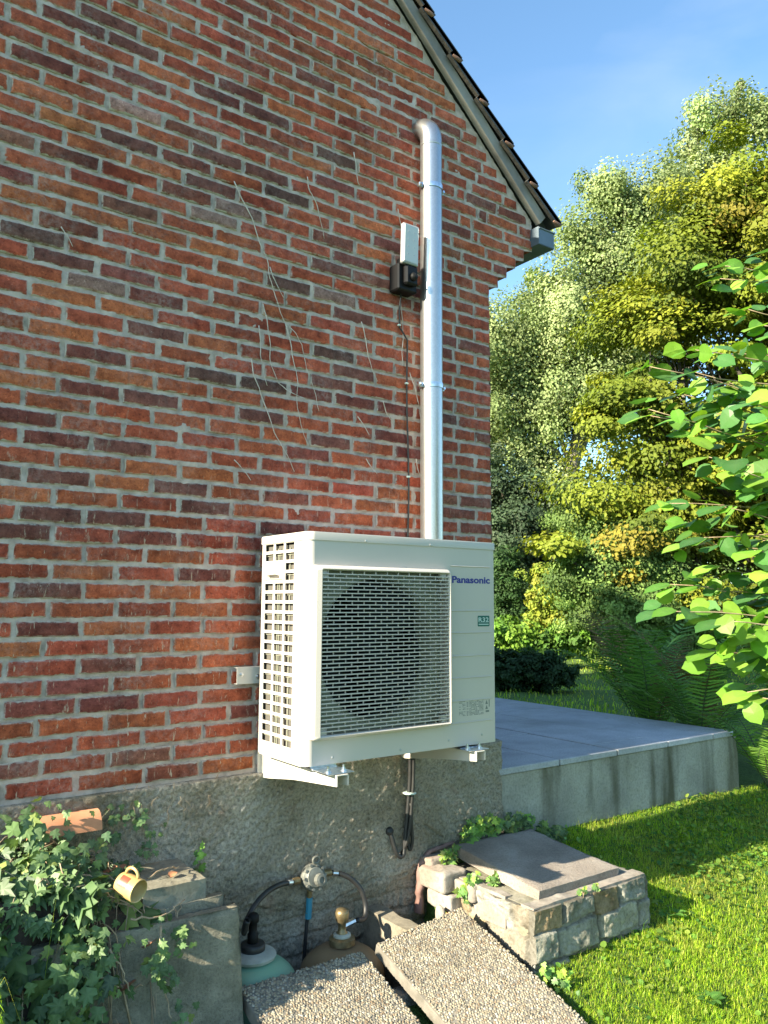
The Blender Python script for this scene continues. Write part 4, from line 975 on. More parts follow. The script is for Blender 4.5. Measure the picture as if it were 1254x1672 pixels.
# cover slab on the block
def tilted_slab(corners, th, m, name, label, cat, step=.012, amp=.0016, chips=.01, seed=1, group=None, parent=None):
    """corners: far-left, far-right, near-right, near-left of the top face"""
    A, B, D, E = [np.array(c, float) for c in corners]; nu = int(np.linalg.norm(B-A)/step)+1; nv = int(np.linalg.norm(E-A)/step)+1
    U, V = np.meshgrid(np.linspace(0, 1, nu), np.linspace(0, 1, nv)); U, V = U[..., None], V[..., None]
    P = A*(1-U)*(1-V)+B*U*(1-V)+D*U*V+E*(1-U)*V
    nrm = np.cross(B-A, A-E); nrm /= np.linalg.norm(nrm)
    lu, lv = np.linalg.norm(B-A), np.linalg.norm(E-A)
    ed = np.minimum(np.minimum(U, 1-U)*lu, np.minimum(V, 1-V)*lv)[..., 0]
    dd = fbm(P, 60, 3, seed)*amp-np.clip(1-ed/.006, 0, 1)*.004-np.clip(fbm(P, 9, 2, seed+4)-.15, 0, 1)*np.clip(1-ed/.02, 0, 1)*chips*4
    G = P+nrm*dd[..., None]; bm = MB().grid(G[::-1])
    ring = np.concatenate([G[0, :], G[1:, -1], G[-1, -2::-1], G[-2:0:-1, 0]]); k = len(ring); base = np.concatenate([P[0, :], P[1:, -1], P[-1, -2::-1], P[-2:0:-1, 0]]); cen = P.mean((0, 1))
    rings = [ring]
    for q in (.15, .4, .65, .9, 1.0):
        w_ = base-nrm*th*q; out = (base-cen); out /= np.linalg.norm(out, axis=1)[:, None]; rings.append(w_+out*(fbm(w_, 50, 3, seed+8)*.0035+.001)[:, None])
    V_ = np.concatenate(rings); F = [(j*k+i, (j+1)*k+i, (j+1)*k+(i+1) % k, j*k+(i+1) % k) for j in range(5) for i in range(k)]
    bm.add(V_, F); n_ = len(rings)-1; bm.add(rings[-1], [tuple(range(k))])
    return bm, (A, B, D, E, nrm)
bm, _ = tilted_slab([(-.314, -.075, -.395), (.150, -.075, -.400), (.165, -.552, -.452), (-.312, -.556, -.450)], .048, M_slabtop, '', '', '', seed=3)
o = bm.build('cover_slab', M_slabtop, smooth=True); smooth_angle(o, 45); tag(o, 'square brownish concrete cover slab lying on the stone block, ivy at its back', 'slab')
# pebble-faced slabs sloping over the front of the pit
def pebble_slab(corners, label, seed):
    bm, (A, B, D, E, nrm) = tilted_slab(corners, .045, None, '', '', '', step=.02, seed=seed)
    rg = np.random.default_rng(seed); lu, lv = np.linalg.norm(B-A), np.linalg.norm(E-A); pt = .0098
    gu, gv = np.meshgrid(np.arange(.003, lu, pt), np.arange(.003, lv, pt*.9)); gu = gu+(np.arange(gu.shape[0]) % 2)[:, None]*pt/2
    gu = (gu+rg.normal(0, .0018, gu.shape)).ravel(); gv = (gv+rg.normal(0, .0018, gv.shape)).ravel()
    ok = (gu > .002) & (gu < lu-.002) & (gv > .002) & (gv < lv-.002); gu, gv = gu[ok]/lu, gv[ok]/lv
    Pc = A*((1-gu)*(1-gv))[:, None]+B*(gu*(1-gv))[:, None]+D*(gu*gv)[:, None]+E*((1-gu)*gv)[:, None]
    # low ellipsoid template
    T_ = [(0, 0, 1)]+[(cos(t)*.72, sin(t)*.72, .68) for t in np.arange(6)*pi/3]+[(cos(t+.4), sin(t+.4), -.05) for t in np.arange(6)*pi/3]
    F_ = [(0, 1+i, 1+(i+1) % 6) for i in range(6)]; F4 = [(1+i, 7+i, 7+(i+1) % 6, 1+(i+1) % 6) for i in range(6)]; T_ = np.array(T_)
    n = len(Pc); ang = rg.uniform(0, 2*pi, n); sa = rg.uniform(.0042, .0070, n); sb = sa*rg.uniform(.6, .95, n); sc = rg.uniform(.0012, .0034, n)
    eu = (B-A)/lu; ev = np.cross(nrm, eu)
    a1 = np.cos(ang)[:, None]*eu+np.sin(ang)[:, None]*ev; a2 = -np.sin(ang)[:, None]*eu+np.cos(ang)[:, None]*ev
    V = Pc[:, None]+T_[None, :, :1]*(a1*sa[:, None])[:, None]+T_[None, :, 1:2]*(a2*sb[:, None])[:, None]+(T_[None, :, 2:]+.1)*(nrm*sc[:, None, None])
    base = np.array([(.29, .245, .17), (.34, .30, .22), (.24, .205, .15), (.37, .34, .28), (.21, .155, .10), (.14, .125, .10)])
    col = base[rg.choice(6, n, p=[.28, .28, .18, .12, .08, .06])]*rg.uniform(.8, 1.15, (n, 1)); col = np.repeat(col, 13, 0)
    off = (np.arange(n)*13)[:, None, None]
    bm.add(V.reshape(-1, 3), (np.array(F_)[None]+off).reshape(-1, 3), mi=1, col=col); s0 = bm.n-n*13
    bm.F.append((np.array(F4)[None]+off).reshape(-1, 4)+s0); bm.mi.append(np.full(n*6, 1))
    o = bm.build('pebble_slab', [M_pebconc, M_peb], smooth=True); smooth_angle(o, 60)
    return tag(o, label, 'slab', 'exposed pebble slabs sloping over the pit')
pebble_slab([(-.885, -.300, -.590), (-.478, -.296, -.553), (-.440, -.880, -.750), (-.868, -.885, -.792)], 'sunlit pebble-faced slab on the right, leaning up toward the rubble', 3)
pebble_slab([(-1.424, -.292, -.600), (-.945, -.296, -.602), (-.935, -.87, -.80), (-1.40, -.87, -.80)], 'half shaded pebble-faced slab on the left, in front of the two cylinders', 8)

# ================= LEFT: planting bed with standing slabs =================
bm, _ = tilted_slab([(-2.62, -.312, -.300), (-1.985, -.318, -.330), (-1.985, -.36, -1.0), (-2.62, -.36, -1.0)], .05, None, '', '', '', step=.02, amp=.004, seed=21)
tag(bm.build('standing_slab', M_washed, smooth=True), 'rough upright concrete slab almost hidden by ivy at the far left', 'slab', 'upright slabs edging the ivy bed')
bm, _ = tilted_slab([(-1.975, -.292, -.345), (-1.452, -.338, -.336), (-1.430, -.392, -1.0), (-1.975, -.345, -1.0)], .045, None, '', '', '', step=.012, amp=.004, seed=22)
o = bm.build('standing_slab', M_washed, smooth=True); smooth_angle(o, 50); tag(o, 'big coarse upright concrete slab with its right edge beside the green cylinder', 'slab', 'upright slabs edging the ivy bed')
bm, _ = tilted_slab([(-1.95, -.268, -.318), (-1.470, -.272, -.315), (-1.470, -.280, -.9), (-1.95, -.280, -.9)], .038, None, '', '', '', step=.012, amp=.003, seed=23)
tag(bm.build('standing_slab', M_washed, smooth=True), 'thin upright slab just behind the big coarse one, only its top edge showing', 'slab', 'upright slabs edging the ivy bed')
b = MB(); rough_box(b, -1.74, -1.530, -.262, -.004, -.80, -.250, .006, 14, 31, .02)
tag(b.build('stone_kerb', M_slabtop if False else M_stone, smooth=True), 'pale square kerb block at the right end of the ivy bed against the wall', 'kerb block')
def bed():
    xs = np.linspace(-3.4, -1.60, 70); ys_ = np.linspace(-.95, -.004, 50); Xg, Yg = np.meshgrid(xs, ys_)
    top = np.interp(Xg, [-3.4, -2.2, -2.0, -1.72, -1.6], [-.14, -.12, -.13, -.26, -.30]); 
    z = top-.28*np.clip(-Yg, 0, .34)-np.clip(-Yg-.30, 0, 1)*np.interp(Xg, [-3.4, -2.22, -2.10, -2.02], [.6, .75, 4, 6]); z = z+fbm(np.stack([Xg, Yg, Xg*0], -1), 7, 3, 3)*.04
    z = np.maximum(z, -1.05); z2 = np.where((Xg > -2.06) & (Yg < -.275), -1.2, z); G = np.stack([Xg, Yg, z2], -1); return MB().grid(G), (xs, ys_, z)
bm, BED = bed(); tag(bm.build('soil', M_soil, smooth=True), kind='structure')
# clay tile and mug lying in the ivy
b = MB(); a = np.linspace(.1, pi-.1, 12); V = []
for xx in (-2.050, -1.828):
    for t in a: V.append((xx, -.075-.052*cos(t), -.092+.060*sin(t)))
    for t in a: V.append((xx, -.075-.043*cos(t), -.092+.050*sin(t)))
n = 12; F = [(i, 2*n+i, 2*n+i+1, i+1) for i in range(n-1)]+[(n+i, n+i+1, 3*n+i+1, 3*n+i) for i in range(n-1)]+[(2*n+i, 3*n+i, 3*n+i+1, 2*n+i+1) for i in range(n-1)]+[(i, i+1, n+i+1, n+i) for i in range(n-1)]+[(0, n, 3*n, 2*n), (n-1, 3*n-1, 4*n-1, 2*n-1)]
o = b.add(V, F).build('clay_roof_tile', M_terra); smooth_angle(o, 40); tag(o, 'curved terracotta tile lying in the ivy against the brick wall', 'tile')
mug = thing('mug', (-1.80, -.30, -.21), 'small cream mug with a red patch, tipped on its side in the ivy', 'mug')
ax_ = np.array([.42, -.84, -.20]); ax_ /= np.linalg.norm(ax_); up_ = np.array([0, 0, 1.]); e1 = np.cross(up_, ax_); e1 /= np.linalg.norm(e1); e2 = np.cross(ax_, e1); MM = np.stack([e1, e2, ax_], 1)
mc = np.array([-1.815, -.275, -.205])
MB().lathe([(0, 0), (.024, 0), (.030, .004), (.033, .03), (.034, .075), (.0325, .078), (.031, .073), (.029, .01), (0, .006)], mc, 32, M=MM).build('body', M_cream, mug, smooth=True)
V = []
for i in range(8):
    t = pi*.62+i*.14
    for z in (.018, .050): V.append(MM@np.array([.0343*cos(t), .0343*sin(t), z])+mc)
MB().add(V, [(2*i, 2*i+1, 2*i+3, 2*i+2) for i in range(7)]).build('red_print', M_red, mug, smooth=True)
P = [MM@np.array([0.0, .033+.022*sin(t), .040-.024*cos(t)])+mc for t in np.linspace(0, pi, 12)]
MB().tube(P, .0045, 8).build('handle', M_cream, mug, smooth=True)
B_MAPLE=[(9.64,3.45,7.81,0.95),(9.30,3.71,7.72,0.60),(8.91,4.09,7.03,0.75),(9.62,3.70,6.14,1.50),(8.59,4.48,5.94,0.95),(8.51,5.05,4.94,0.90),(9.01,4.38,4.45,1.50),(7.78,5.04,3.49,0.75),(8.72,4.82,2.86,1.20),(9.73,4.00,3.47,1.80),(7.87,5.50,2.46,0.60),(8.06,4.85,1.63,1.00),(9.46,4.47,1.48,1.50),(6.57,5.48,1.41,0.35),(7.46,4.43,1.49,0.40),(8.16,4.01,0.86,0.40),(8.68,4.66,0.68,0.90),(11.38,3.08,5.85,2.20),(11.83,3.14,3.07,2.80),(10.55,2.79,7.73,1.00),(11.38,2.23,7.44,1.20),]
B_POP=[(16.15,11.71,12.80,1.00),(15.73,12.22,11.33,0.95),(17.00,11.15,12.34,1.00),(16.59,11.67,10.78,1.40),(15.07,12.87,10.14,0.85),(14.50,13.47,8.85,1.10),(15.53,12.70,8.95,1.90),(14.12,13.88,7.84,1.40),(14.93,13.42,6.93,1.60),(16.76,11.88,8.41,2.00),(16.14,12.58,6.57,1.60),(14.25,14.05,6.01,1.00),(14.91,13.69,5.10,0.90),(13.49,14.27,8.39,1.60),(13.35,14.68,6.19,1.50),(17.96,10.74,10.24,2.00),(15.43,13.46,4.01,1.00),(17.46,10.69,13.17,0.80),]
B_POP2=[(24.50,13.42,19.20,1.00),(24.19,13.79,18.25,0.70),(25.24,12.82,19.67,0.55),(25.10,13.22,17.55,1.20),(23.71,14.34,16.83,1.20),(24.75,13.74,15.65,2.00),(26.23,12.16,19.21,1.50),(25.80,13.14,14.48,3.00),(25.51,12.47,20.74,0.25),]
B_DARK=[(10.72,10.77,3.30,1.20),(11.15,10.60,2.29,1.40),(10.99,10.88,1.13,1.30),(11.56,10.42,1.42,1.20),(10.59,11.07,1.85,1.50),(11.72,10.15,2.58,1.00),(11.52,10.60,0.41,1.00),]
B_LARCH=[(7.99,6.31,2.25,0.50),(7.87,5.84,1.79,0.60),(7.01,5.33,1.05,0.55),(7.38,5.05,1.05,0.70),(7.80,4.82,0.59,0.80),(7.31,5.18,0.49,0.60),(8.09,5.46,1.57,0.60),(8.34,4.44,0.40,0.80),]
B_YEL=[(7.89,6.95,0.89,0.38),(8.09,6.86,0.47,0.40),(7.84,7.06,0.36,0.30),(8.15,6.76,0.89,0.30),(7.91,6.90,1.16,0.28),]
B_UND=[(6.47,6.24,0.00,0.42),(6.78,6.02,-0.04,0.35),(6.27,6.38,0.10,0.40),(7.04,5.81,0.07,0.30),(7.35,5.58,0.10,0.35),]
B_CON=[(8.04,8.09,0.91,0.50),(8.22,8.03,0.34,0.55),(8.05,8.20,-0.01,0.50),(8.05,8.01,1.36,0.40),]
B_HEA=[(3.85,3.81,-0.15,0.26),(4.04,3.67,-0.11,0.30),(4.24,3.53,-0.15,0.27),(4.41,3.41,-0.20,0.16),(3.71,3.91,-0.13,0.25),]
HAZ=[(-0.61,-1.34,1.17),(-0.57,-1.29,1.34),(-0.53,-1.43,1.41),(-0.32,-1.43,1.71),(-0.48,-1.60,1.64),(-0.57,-1.33,0.97),(-0.47,-1.28,0.73),(-0.68,-1.41,0.62),(-0.52,-1.41,0.46),(-0.61,-1.56,0.61),(-0.54,-1.44,0.82),(-0.64,-1.49,1.05),(-0.62,-1.63,1.20),(-0.40,-1.53,1.48),(-0.67,-1.56,0.90),(-0.51,-1.50,0.38),(-0.62,-1.66,0.69),(-0.66,-1.67,0.97),(-0.42,-1.30,1.30),(-0.46,-1.45,1.19),(-0.49,-1.58,0.83),(-0.39,-1.50,0.48),(-0.31,-1.38,1.38),(-0.28,-1.46,0.33),(-0.39,-1.26,0.87),(-0.59,-1.67,1.33),(-0.45,-1.40,0.73),(-0.31,-1.33,1.65)]

# ================= VEGETATION =================
T_IVY = np.array([(0, .32, .02), (0, 0, 0), (-.30, -.04, 0), (-.46, .22, -.03), (-.26, .36, 0), (-.36, .66, -.03), (-.13, .62, .0), (0, 1.0, -.06), (.13, .62, .0), (.36, .66, -.03), (.26, .36, 0), (.46, .22, -.03), (.30, -.04, 0)])
V_IVY = np.array([.35, .5, 0, .3, 0, .3, 0, .35, 0, .3, 0, .3, 0])
F_IVY = np.array([(0, i, i+1) for i in range(1, 12)]+[(0, 12, 1)])
T_HAZ = np.array([(0, 0, 0), (0, .5, .015), (0, 1.06, -.10), (-.22, -.02, .02), (-.42, .20, .05), (-.48, .48, .03), (-.36, .76, -.02), (-.14, .93, -.06), (.22, -.02, .02), (.42, .20, .05), (.48, .48, .03), (.36, .76, -.02), (.14, .93, -.06)])
V_HAZ = np.array([.4, .4, .1, 0, 0, 0, 0, 0, 0, 0, 0, 0, 0])
F_HAZ = np.array([(0, 3, 4), (0, 4, 1), (4, 5, 1), (5, 6, 1), (6, 7, 1), (7, 2, 1), (0, 9, 8), (0, 1, 9), (9, 1, 10), (10, 1, 11), (11, 1, 12), (12, 1, 2)])
T_LEAF = np.array([(0, 0, 0), (-.34, .25, .05), (-.30, .62, .0), (0, 1, -.12), (.30, .62, 0), (.34, .25, .05)]); V_LEAF = np.zeros(6); F_LEAF = np.array([(0, 5, 4, 3), (0, 3, 2, 1)])
T_ROUND = np.array([(.5*cos(t), .5+.5*sin(t), .06*cos(2*t)) for t in np.arange(7)*2*pi/7]); F_ROUND = np.array([tuple(range(7))])
def unit(a): return a/(np.linalg.norm(a, axis=-1, keepdims=True)+1e-12)
def scatter(bm, T, F, vein, pos, nrm, tip, size, col, mi=0):
    n = len(pos); nrm = unit(nrm); tip = tip-nrm*(tip*nrm).sum(-1, keepdims=True); tip = unit(tip); lat = np.cross(tip, nrm); size = np.asarray(size)
    V = pos[:, None]+(lat[:, None]*T[None, :, :1]+tip[:, None]*T[None, :, 1:2]+nrm[:, None]*T[None, :, 2:])*size[:, None, None]
    k = len(T); off = (np.arange(n)*k)[:, None, None]
    bm.add(V.reshape(-1, 3), (F[None]+off).reshape(-1, F.shape[1]), mi=mi, col=np.repeat(col, k, 0), vein=np.repeat(np.tile(vein, n)[:, None], 3, 1) if n*k != 3 else 0)
def rn(*s): return rng.normal(0, 1, s)
def pal(n, cols, p=None, var=.18):
    cols = np.array(cols); return cols[rng.choice(len(cols), n, p=p)]*np.exp(rng.normal(0, var, (n, 1)))
IVYC = [(.05, .105, .035), (.08, .15, .05), (.12, .20, .06), (.035, .08, .035), (.20, .25, .06)]
IVYP = [.34, .3, .18, .13, .05]
def bedz(x, y):
    xs, ys_, Z = BED; i = np.clip(((x-xs[0])/(xs[1]-xs[0])).astype(int), 0, len(xs)-1); j = np.clip(((y-ys_[0])/(ys_[1]-ys_[0])).astype(int), 0, len(ys_)-1); return Z[j, i]
ivy = thing('ivy_plant', (-2.1, -.25, -.25), 'spreading mass of dark green ivy over the bed at the lower left', 'ivy')
b = MB(); n = 9500
x = rng.uniform(-3.3, -1.66, n); y = -rng.uniform(.01, 1, n)**.8*np.interp(x, [-3.3, -2.15, -2.0, -1.93, -1.66], [.9, .85, .55, .36, .30])
dens = np.interp(x, [-3.3, -1.95, -1.80, -1.66], [1, .95, .42, .28]); keep = rng.uniform(0, 1, n) < dens; x, y = x[keep], y[keep]; n = len(x)
# keep the mug and the tile showing
z = bedz(x, y)+rng.uniform(.0, .035, n)
keep = ~(((np.abs(x+1.79) < .075) & (np.abs(y+.31) < .07)) | ((x > -2.03) & (x < -1.83) & (y > -.17) & (z > -.13) & (rng.uniform(0, 1, n) < .85))); x, y, z = x[keep], y[keep], z[keep]; n = len(x)
nr = np.stack([-.55+.55*rn(n), -.5+.45*rn(n)-np.clip(-y-.3, 0, .5)*1.2, .85+.3*rn(n)], -1); tp = np.stack([.3*rn(n), -.5+.6*rn(n), -.6+.3*rn(n)], -1)
sz = np.exp(rng.normal(np.log(.034), .42, n))*np.interp(-y, [0, .5], [.9, 1.25]); col = pal(n, IVYC, IVYP)
scatter(b, T_IVY, F_IVY, V_IVY, np.stack([x, y, z], -1), nr, tp, sz, col)
def strand(bm, pts, nl, size, cols=IVYC, p=IVYP, spread=.02, out=(-.2, -1, .3)):
    pts = np.array(pts, float); t = rng.uniform(0, len(pts)-1, nl); P = np.stack([np.interp(t, np.arange(len(pts)), pts[:, i]) for i in range(3)], 1)+rn(nl, 3)*spread*np.array([1, .5, 1])
    scatter(bm, T_IVY, F_IVY, V_IVY, P, np.array(out)+.45*rn(nl, 3), np.array([0, -.2, -1])+.6*rn(nl, 3), size*np.exp(rng.normal(0, .25, nl)), pal(nl, cols, p))
strand(b, [(-1.715, -.34, -.33), (-1.73, -.385, -.45), (-1.72, -.375, -.42)], 34, .030, spread=.028)
strand(b, [(-1.655, -.345, -.34), (-1.66, -.385, -.45), (-1.655, -.39, -.60), (-1.63, -.40, -.8)], 34, .028, spread=.018)
strand(b, [(-2.02, -.40, -.36), (-1.99, -.43, -.6), (-1.93, -.45, -.85)], 170, .040, spread=.055)
strand(b, [(-1.96, -.34, -.33), (-1.88, -.35, -.37), (-1.93, -.40, -.5)], 60, .036, spread=.04)
strand(b, [(-1.78, -.03, -.10), (-1.70, -.03, -.07), (-1.66, -.03, -.13), (-1.62, -.04, -.20)], 46, .024, spread=.026)
strand(b, [(-2.02, -.04, -.0), (-1.95, -.13, -.03), (-1.86, -.14, -.04)], 9, .030, spread=.02)
strand(b, [(-2.08, -.10, -.03), (-2.03, -.15, -.06), (-2.06, -.14, -.02)], 26, .042, spread=.022)
strand(b, [(-2.04, -.17, -.10), (-1.95, -.17, -.12), (-1.84, -.16, -.13)], 34, .036, spread=.02)
b.build('leaves', L_ivy, ivy)
b = MB()
for k in range(260):
    x = rng.uniform(-2.9, -1.66); y = -rng.uniform(.02, .36 if x > -1.95 else .7); L = rng.uniform(.06, .24); a = rng.uniform(0, 2*pi); m = 9
    s = np.linspace(0, L, m); xx = np.clip(x+cos(a)*s+np.cumsum(rn(m))*.006, -3.2, -1.62); yy = np.clip(y+sin(a)*s*.7+np.cumsum(rn(m))*.006, -.8, -.02); P = np.stack([xx, yy, bedz(xx, yy)+.012+.03*np.abs(np.sin(s/L*pi))*rng.uniform(.3, 1.4)], -1)
    b.tube(P, np.linspace(rng.uniform(.0016, .0038), .001, m), 5)
for P in ([(-1.715, -.345, -.33), (-1.722, -.372, -.45), (-1.70, -.378, -.53), (-1.69, -.385, -.58)], [(-1.86, -.36, -.36), (-1.83, -.372, -.42), (-1.80, -.376, -.50)], [(-1.95, -.37, -.40), (-1.88, -.376, -.43), (-1.84, -.38, -.46)], [(-1.74, -.30, -.20), (-1.66, -.25, -.20), (-1.58, -.16, -.235)], [(-1.80, -.33, -.30), (-1.70, -.335, -.31), (-1.62, -.30, -.29)]):
    P = np.array(P); t = np.linspace(0, len(P)-1, 12); Q = np.stack([np.interp(t, np.arange(len(P)), P[:, i]) for i in range(3)], 1)+rn(12, 3)*.003; b.tube(Q, np.linspace(.0034, .0016, 12), 6)
for k in range(26):      # dry rootlets on the wall over the plinth joint
    x = rng.uniform(-1.8, -1.35); z = rng.uniform(-.08, .03); m = 6; P = np.stack([x+np.cumsum(rn(m))*.010, np.full(m, -.012 if z > -.03 else -.026), z-np.linspace(0, rng.uniform(.03, .10), m)], -1); b.tube(P, np.linspace(.0011, .0006, m), 4)
b.build('stems', M_twig, ivy, smooth=True)
# withered leaves lying among it
tl = ['curled brown leaf above the big upright slab, left one', 'curled brown leaf above the big upright slab, right one', 'brown leaf near the mouth of the mug', 'pair of withered leaf scraps at the far left edge of the ivy', 'rusty leaf high in the ivy by the wall', 'brown leaf beside the clay tile end', 'withered leaf below the mug', 'small dry leaf on the pale kerb block']
for (x, y, s), lab in zip(((-1.80, -.325, .055), (-1.735, -.31, .05), (-1.745, -.235, .04), (-2.17, -.40, .06), (-1.73, -.06, .05), (-1.79, -.10, .05), (-1.83, -.35, .04), (-1.62, -.2, .034)), tl):
    z0 = float(bedz(np.array([x]), np.array([y]))[0])+.025 if x < -1.64 else -.242
    U, Vv = np.meshgrid(np.linspace(-1, 1, 7), np.linspace(0, 1, 7)); wd = np.sin(Vv*pi)**.6*.45; a = random.uniform(0, 6)
    px_ = U*wd*(1+.15*np.sin(Vv*9)); pz_ = .35*U**2*wd+.25*np.sin(Vv*3+a)*.5; P = np.stack([cos(a)*px_-sin(a)*(Vv-.5), sin(a)*px_+cos(a)*(Vv-.5), pz_+.1*fbm(np.stack([U, Vv, U*0+a], -1), 3, 2, 3)], -1)*s
    tag(MB().grid(P+np.array([x, y, z0])).build('dead_leaf', M_dleaf, smooth=True), lab, 'dead leaf', 'withered leaves in the ivy bed')
def tuft(name, label, cat, blobs, n, size, cols, p=None, group=None, stem=True, T=None):
    cx, cy_, cz = blobs[0][:3]; t = thing(name, (cx, cy_, cz-.05), label, cat, group); bm = MB(); st = MB()
    for (x, y, z, r) in blobs:
        k = int(n*r/sum(q[3] for q in blobs)); P = np.array([x, y, z])+unit(rn(k, 3))*(rng.uniform(.2, 1, (k, 1))**.6)*r*np.array([1, .55, .8])
        P[:, 1] = np.minimum(P[:, 1], -.028)
        scatter(bm, T_IVY, F_IVY, V_IVY, P, np.array([-.5, -.5, .7])+.5*rn(k, 3), np.array([0, -.3, -.5])+.7*rn(k, 3), size*np.exp(rng.normal(0, .25, k)), pal(k, cols, p))
        hub = np.array(blobs[0][:3])
        for j in range(5):
            e = P[rng.integers(k)]; c_ = np.array([x, y, z-r*.5]); st.tube([hub-np.array([0, 0, blobs[0][3]]), (hub+c_)/2-np.array([0, 0, .01]), c_, (c_+e)/2+np.array([0, 0, .01]), e], .0013, 4)
    bm.build('leaves', L_ivy, t); st.build('stems', M_twig, t)
BR = [(.12, .26, .03), (.17, .33, .04), (.07, .16, .03), (.26, .36, .04)]
tuft('ivy_tuft', 'leafy ivy clump growing at the house corner behind the cover slab', 'ivy', [(-.17, -.055, -.345, .055), (-.08, -.06, -.35, .05), (-.22, -.06, -.375, .035)], 130, .034, BR+[(.04, .09, .03)], None, 'small ivy clumps around the pit')
tuft('ivy_tuft', 'darker ivy trailing along the foot of the retaining wall beside the cover slab', 'ivy', [(.05, -.05, -.37, .055), (.14, -.05, -.385, .05), (.24, -.07, -.43, .05), (.33, -.08, -.45, .05)], 190, .032, IVYC+BR[:1], None, 'small ivy clumps around the pit')
tuft('ivy_tuft', 'small yellowish ivy clump on the rubble next to the left corner of the cover slab', 'ivy', [(-.385, -.10, -.425, .038), (-.345, -.09, -.42, .03)], 46, .026, BR+[(.3, .3, .07)], None, 'small ivy clumps around the pit')
tuft('ivy_tuft', 'bright green ivy clump hanging over the pale rubble beside the cover slab', 'ivy', [(-.40, -.27, -.47, .042), (-.415, -.26, -.52, .040), (-.345, -.33, -.47, .028)], 74, .030, BR, None, 'small ivy clumps around the pit')
tuft('ivy_sprout', 'single little ivy sprout standing against the render right of the kerb block', 'ivy', [(-1.455, -.035, -.245, .022), (-1.462, -.035, -.285, .022)], 14, .026, BR, None)
tuft('ivy_sprout', 'few tiny leaves in the crack below the front edge of the cover slab', 'ivy', [(-.14, -.62, -.475, .02), (-.06, -.62, -.468, .02)], 12, .022, BR, None)
tuft('weed', 'small bright weed at the front corner of the stone block by the pebble slab', 'weed', [(-.40, -.66, -.69, .05), (-.36, -.70, -.70, .04)], 30, .030, BR, None)

# lawn: blades, clover
def blades(region, n, hgt_, wd, mask=None, cols=None):
    x = rng.uniform(region[0], region[1], n); y = rng.uniform(region[2], region[3], n)
    ok = np.ones(n, bool) if mask is None else mask(x, y); x, y = x[ok], y[ok]; n = len(x); z = hgt(x, y)-.004
    cl = vnoise(np.stack([x*4, y*4, x*0], -1), 9)*.5+vnoise(np.stack([x*17, y*17, x*0], -1), 4)*.5
    h = hgt_*np.exp(rng.normal(0, .3, n))*(1+.45*cl); a = rng.uniform(0, 2*pi, n); l = rng.uniform(.2, 1.0, n)*h
    w_ = wd*rng.uniform(.7, 1.3, n); sx, sy = -np.sin(a)*w_, np.cos(a)*w_; B = np.stack([x, y, z], -1); S = np.stack([sx, sy, 0*x], -1)
    M1 = B+np.stack([np.cos(a)*l*.3, np.sin(a)*l*.3, h*.6], -1); M2 = B+np.stack([np.cos(a)*l, np.sin(a)*l, h*(1-.25*l/h)], -1)
    V = np.stack([B-S, B+S, M1+S*.8, M1-S*.8, M2], 1); off = (np.arange(n)*5)[:, None]
    c = cols[rng.choice(len(cols), n)]*np.exp(rng.normal(0, .2, (n, 1)))*(1+.25*cl[:, None]); dr = np.clip(fbm(np.stack([x*2.6, y*2.6, x*0], -1), 1, 4, 31)*2.0-.35, 0, .45)[:, None]*(rng.uniform(0, 1, (n, 1)) < .7); c = c*(1-dr)+np.array([.36, .30, .10])*dr; h = h*(1-.35*dr[:, 0]); bm = MB()
    bm.add(V.reshape(-1, 3), np.array([0, 1, 2, 3])[None]+off, col=np.repeat(c, 5, 0), vein=np.zeros((n*5, 3))); bm.F.append(np.array([3, 2, 4])[None]+off); bm.mi.append(np.zeros(n, int)); return bm
def lawnmask(x, y):
    blk_ = (x > -.42) & (x < .29) & (y > -.62); sl_ = (x < -.43)
    r = np.hypot(x+2.66, y+2.75); return ~blk_ & ~sl_ & (y < -.015) & (rng.uniform(0, 1, len(x)) < np.clip(5.2/r-.55, .12, 1)) & ((x+2.66)*.53 < (y+2.75)*1.06+.35)
GC = np.array([(.20, .33, .02), (.27, .42, .02), (.36, .48, .03), (.13, .24, .015), (.42, .44, .08)])
tag(blades((-.43, 4.6, -1.75, 0), 400000, .022, .0010, lawnmask, GC).build('grass', L_grass, origin=(1.5, -.8, -.7)), kind='stuff')
bf = blades((1.9, 13, 1.0, 13), 30000, .05, .005, lambda x, y: (x > 2.1) & (y < x*1.25) & (y > x*.35), GC); tag(bf.build('garden_grass', L_grass, origin=(6, 5, -.4)), kind='stuff')
bg_ = blades((-2.35, -2.03, -.74, -.46), 900, .15, .0015, None, GC*1.25); 
for V in bg_.V: V[:, 2] += bedz(V[:, 0], V[:, 1])-hgt(V[:, 0], V[:, 1])
tag(bg_.build('grass_tuft', L_grass), 'tuft of long yellow-green grass at the lower left corner below the ivy', 'grass')
b = MB(); n = 42000; x = rng.uniform(-.42, 4.5, n); y = -rng.uniform(.01, 1.0, n)**1.0*1.6
shade = np.clip(1.25-np.abs(y+.22)*2.2, .10, 1); cl = vnoise(np.stack([x*3.2, y*3.2, x*0], -1), 19)
ok = lawnmask(x, y) & (rng.uniform(0, 1, n) < shade*np.clip(.7+cl, .1, 1)); x, y = x[ok], y[ok]; n = len(x); z = hgt(x, y)+rng.uniform(.008, .030, n)
scatter(b, T_ROUND, F_ROUND, np.zeros(7), np.stack([x, y, z], -1), np.array([-.1, -.1, 1])+.35*rn(n, 3), rn(n, 3), np.minimum(np.exp(rng.normal(np.log(.016), .35, n)), .028), pal(n, [(.06, .15, .03), (.10, .21, .03), (.15, .26, .04), (.20, .26, .05)]))
tag(b.build('clover', L_grass, origin=(1.5, -.4, -.6)), kind='stuff')
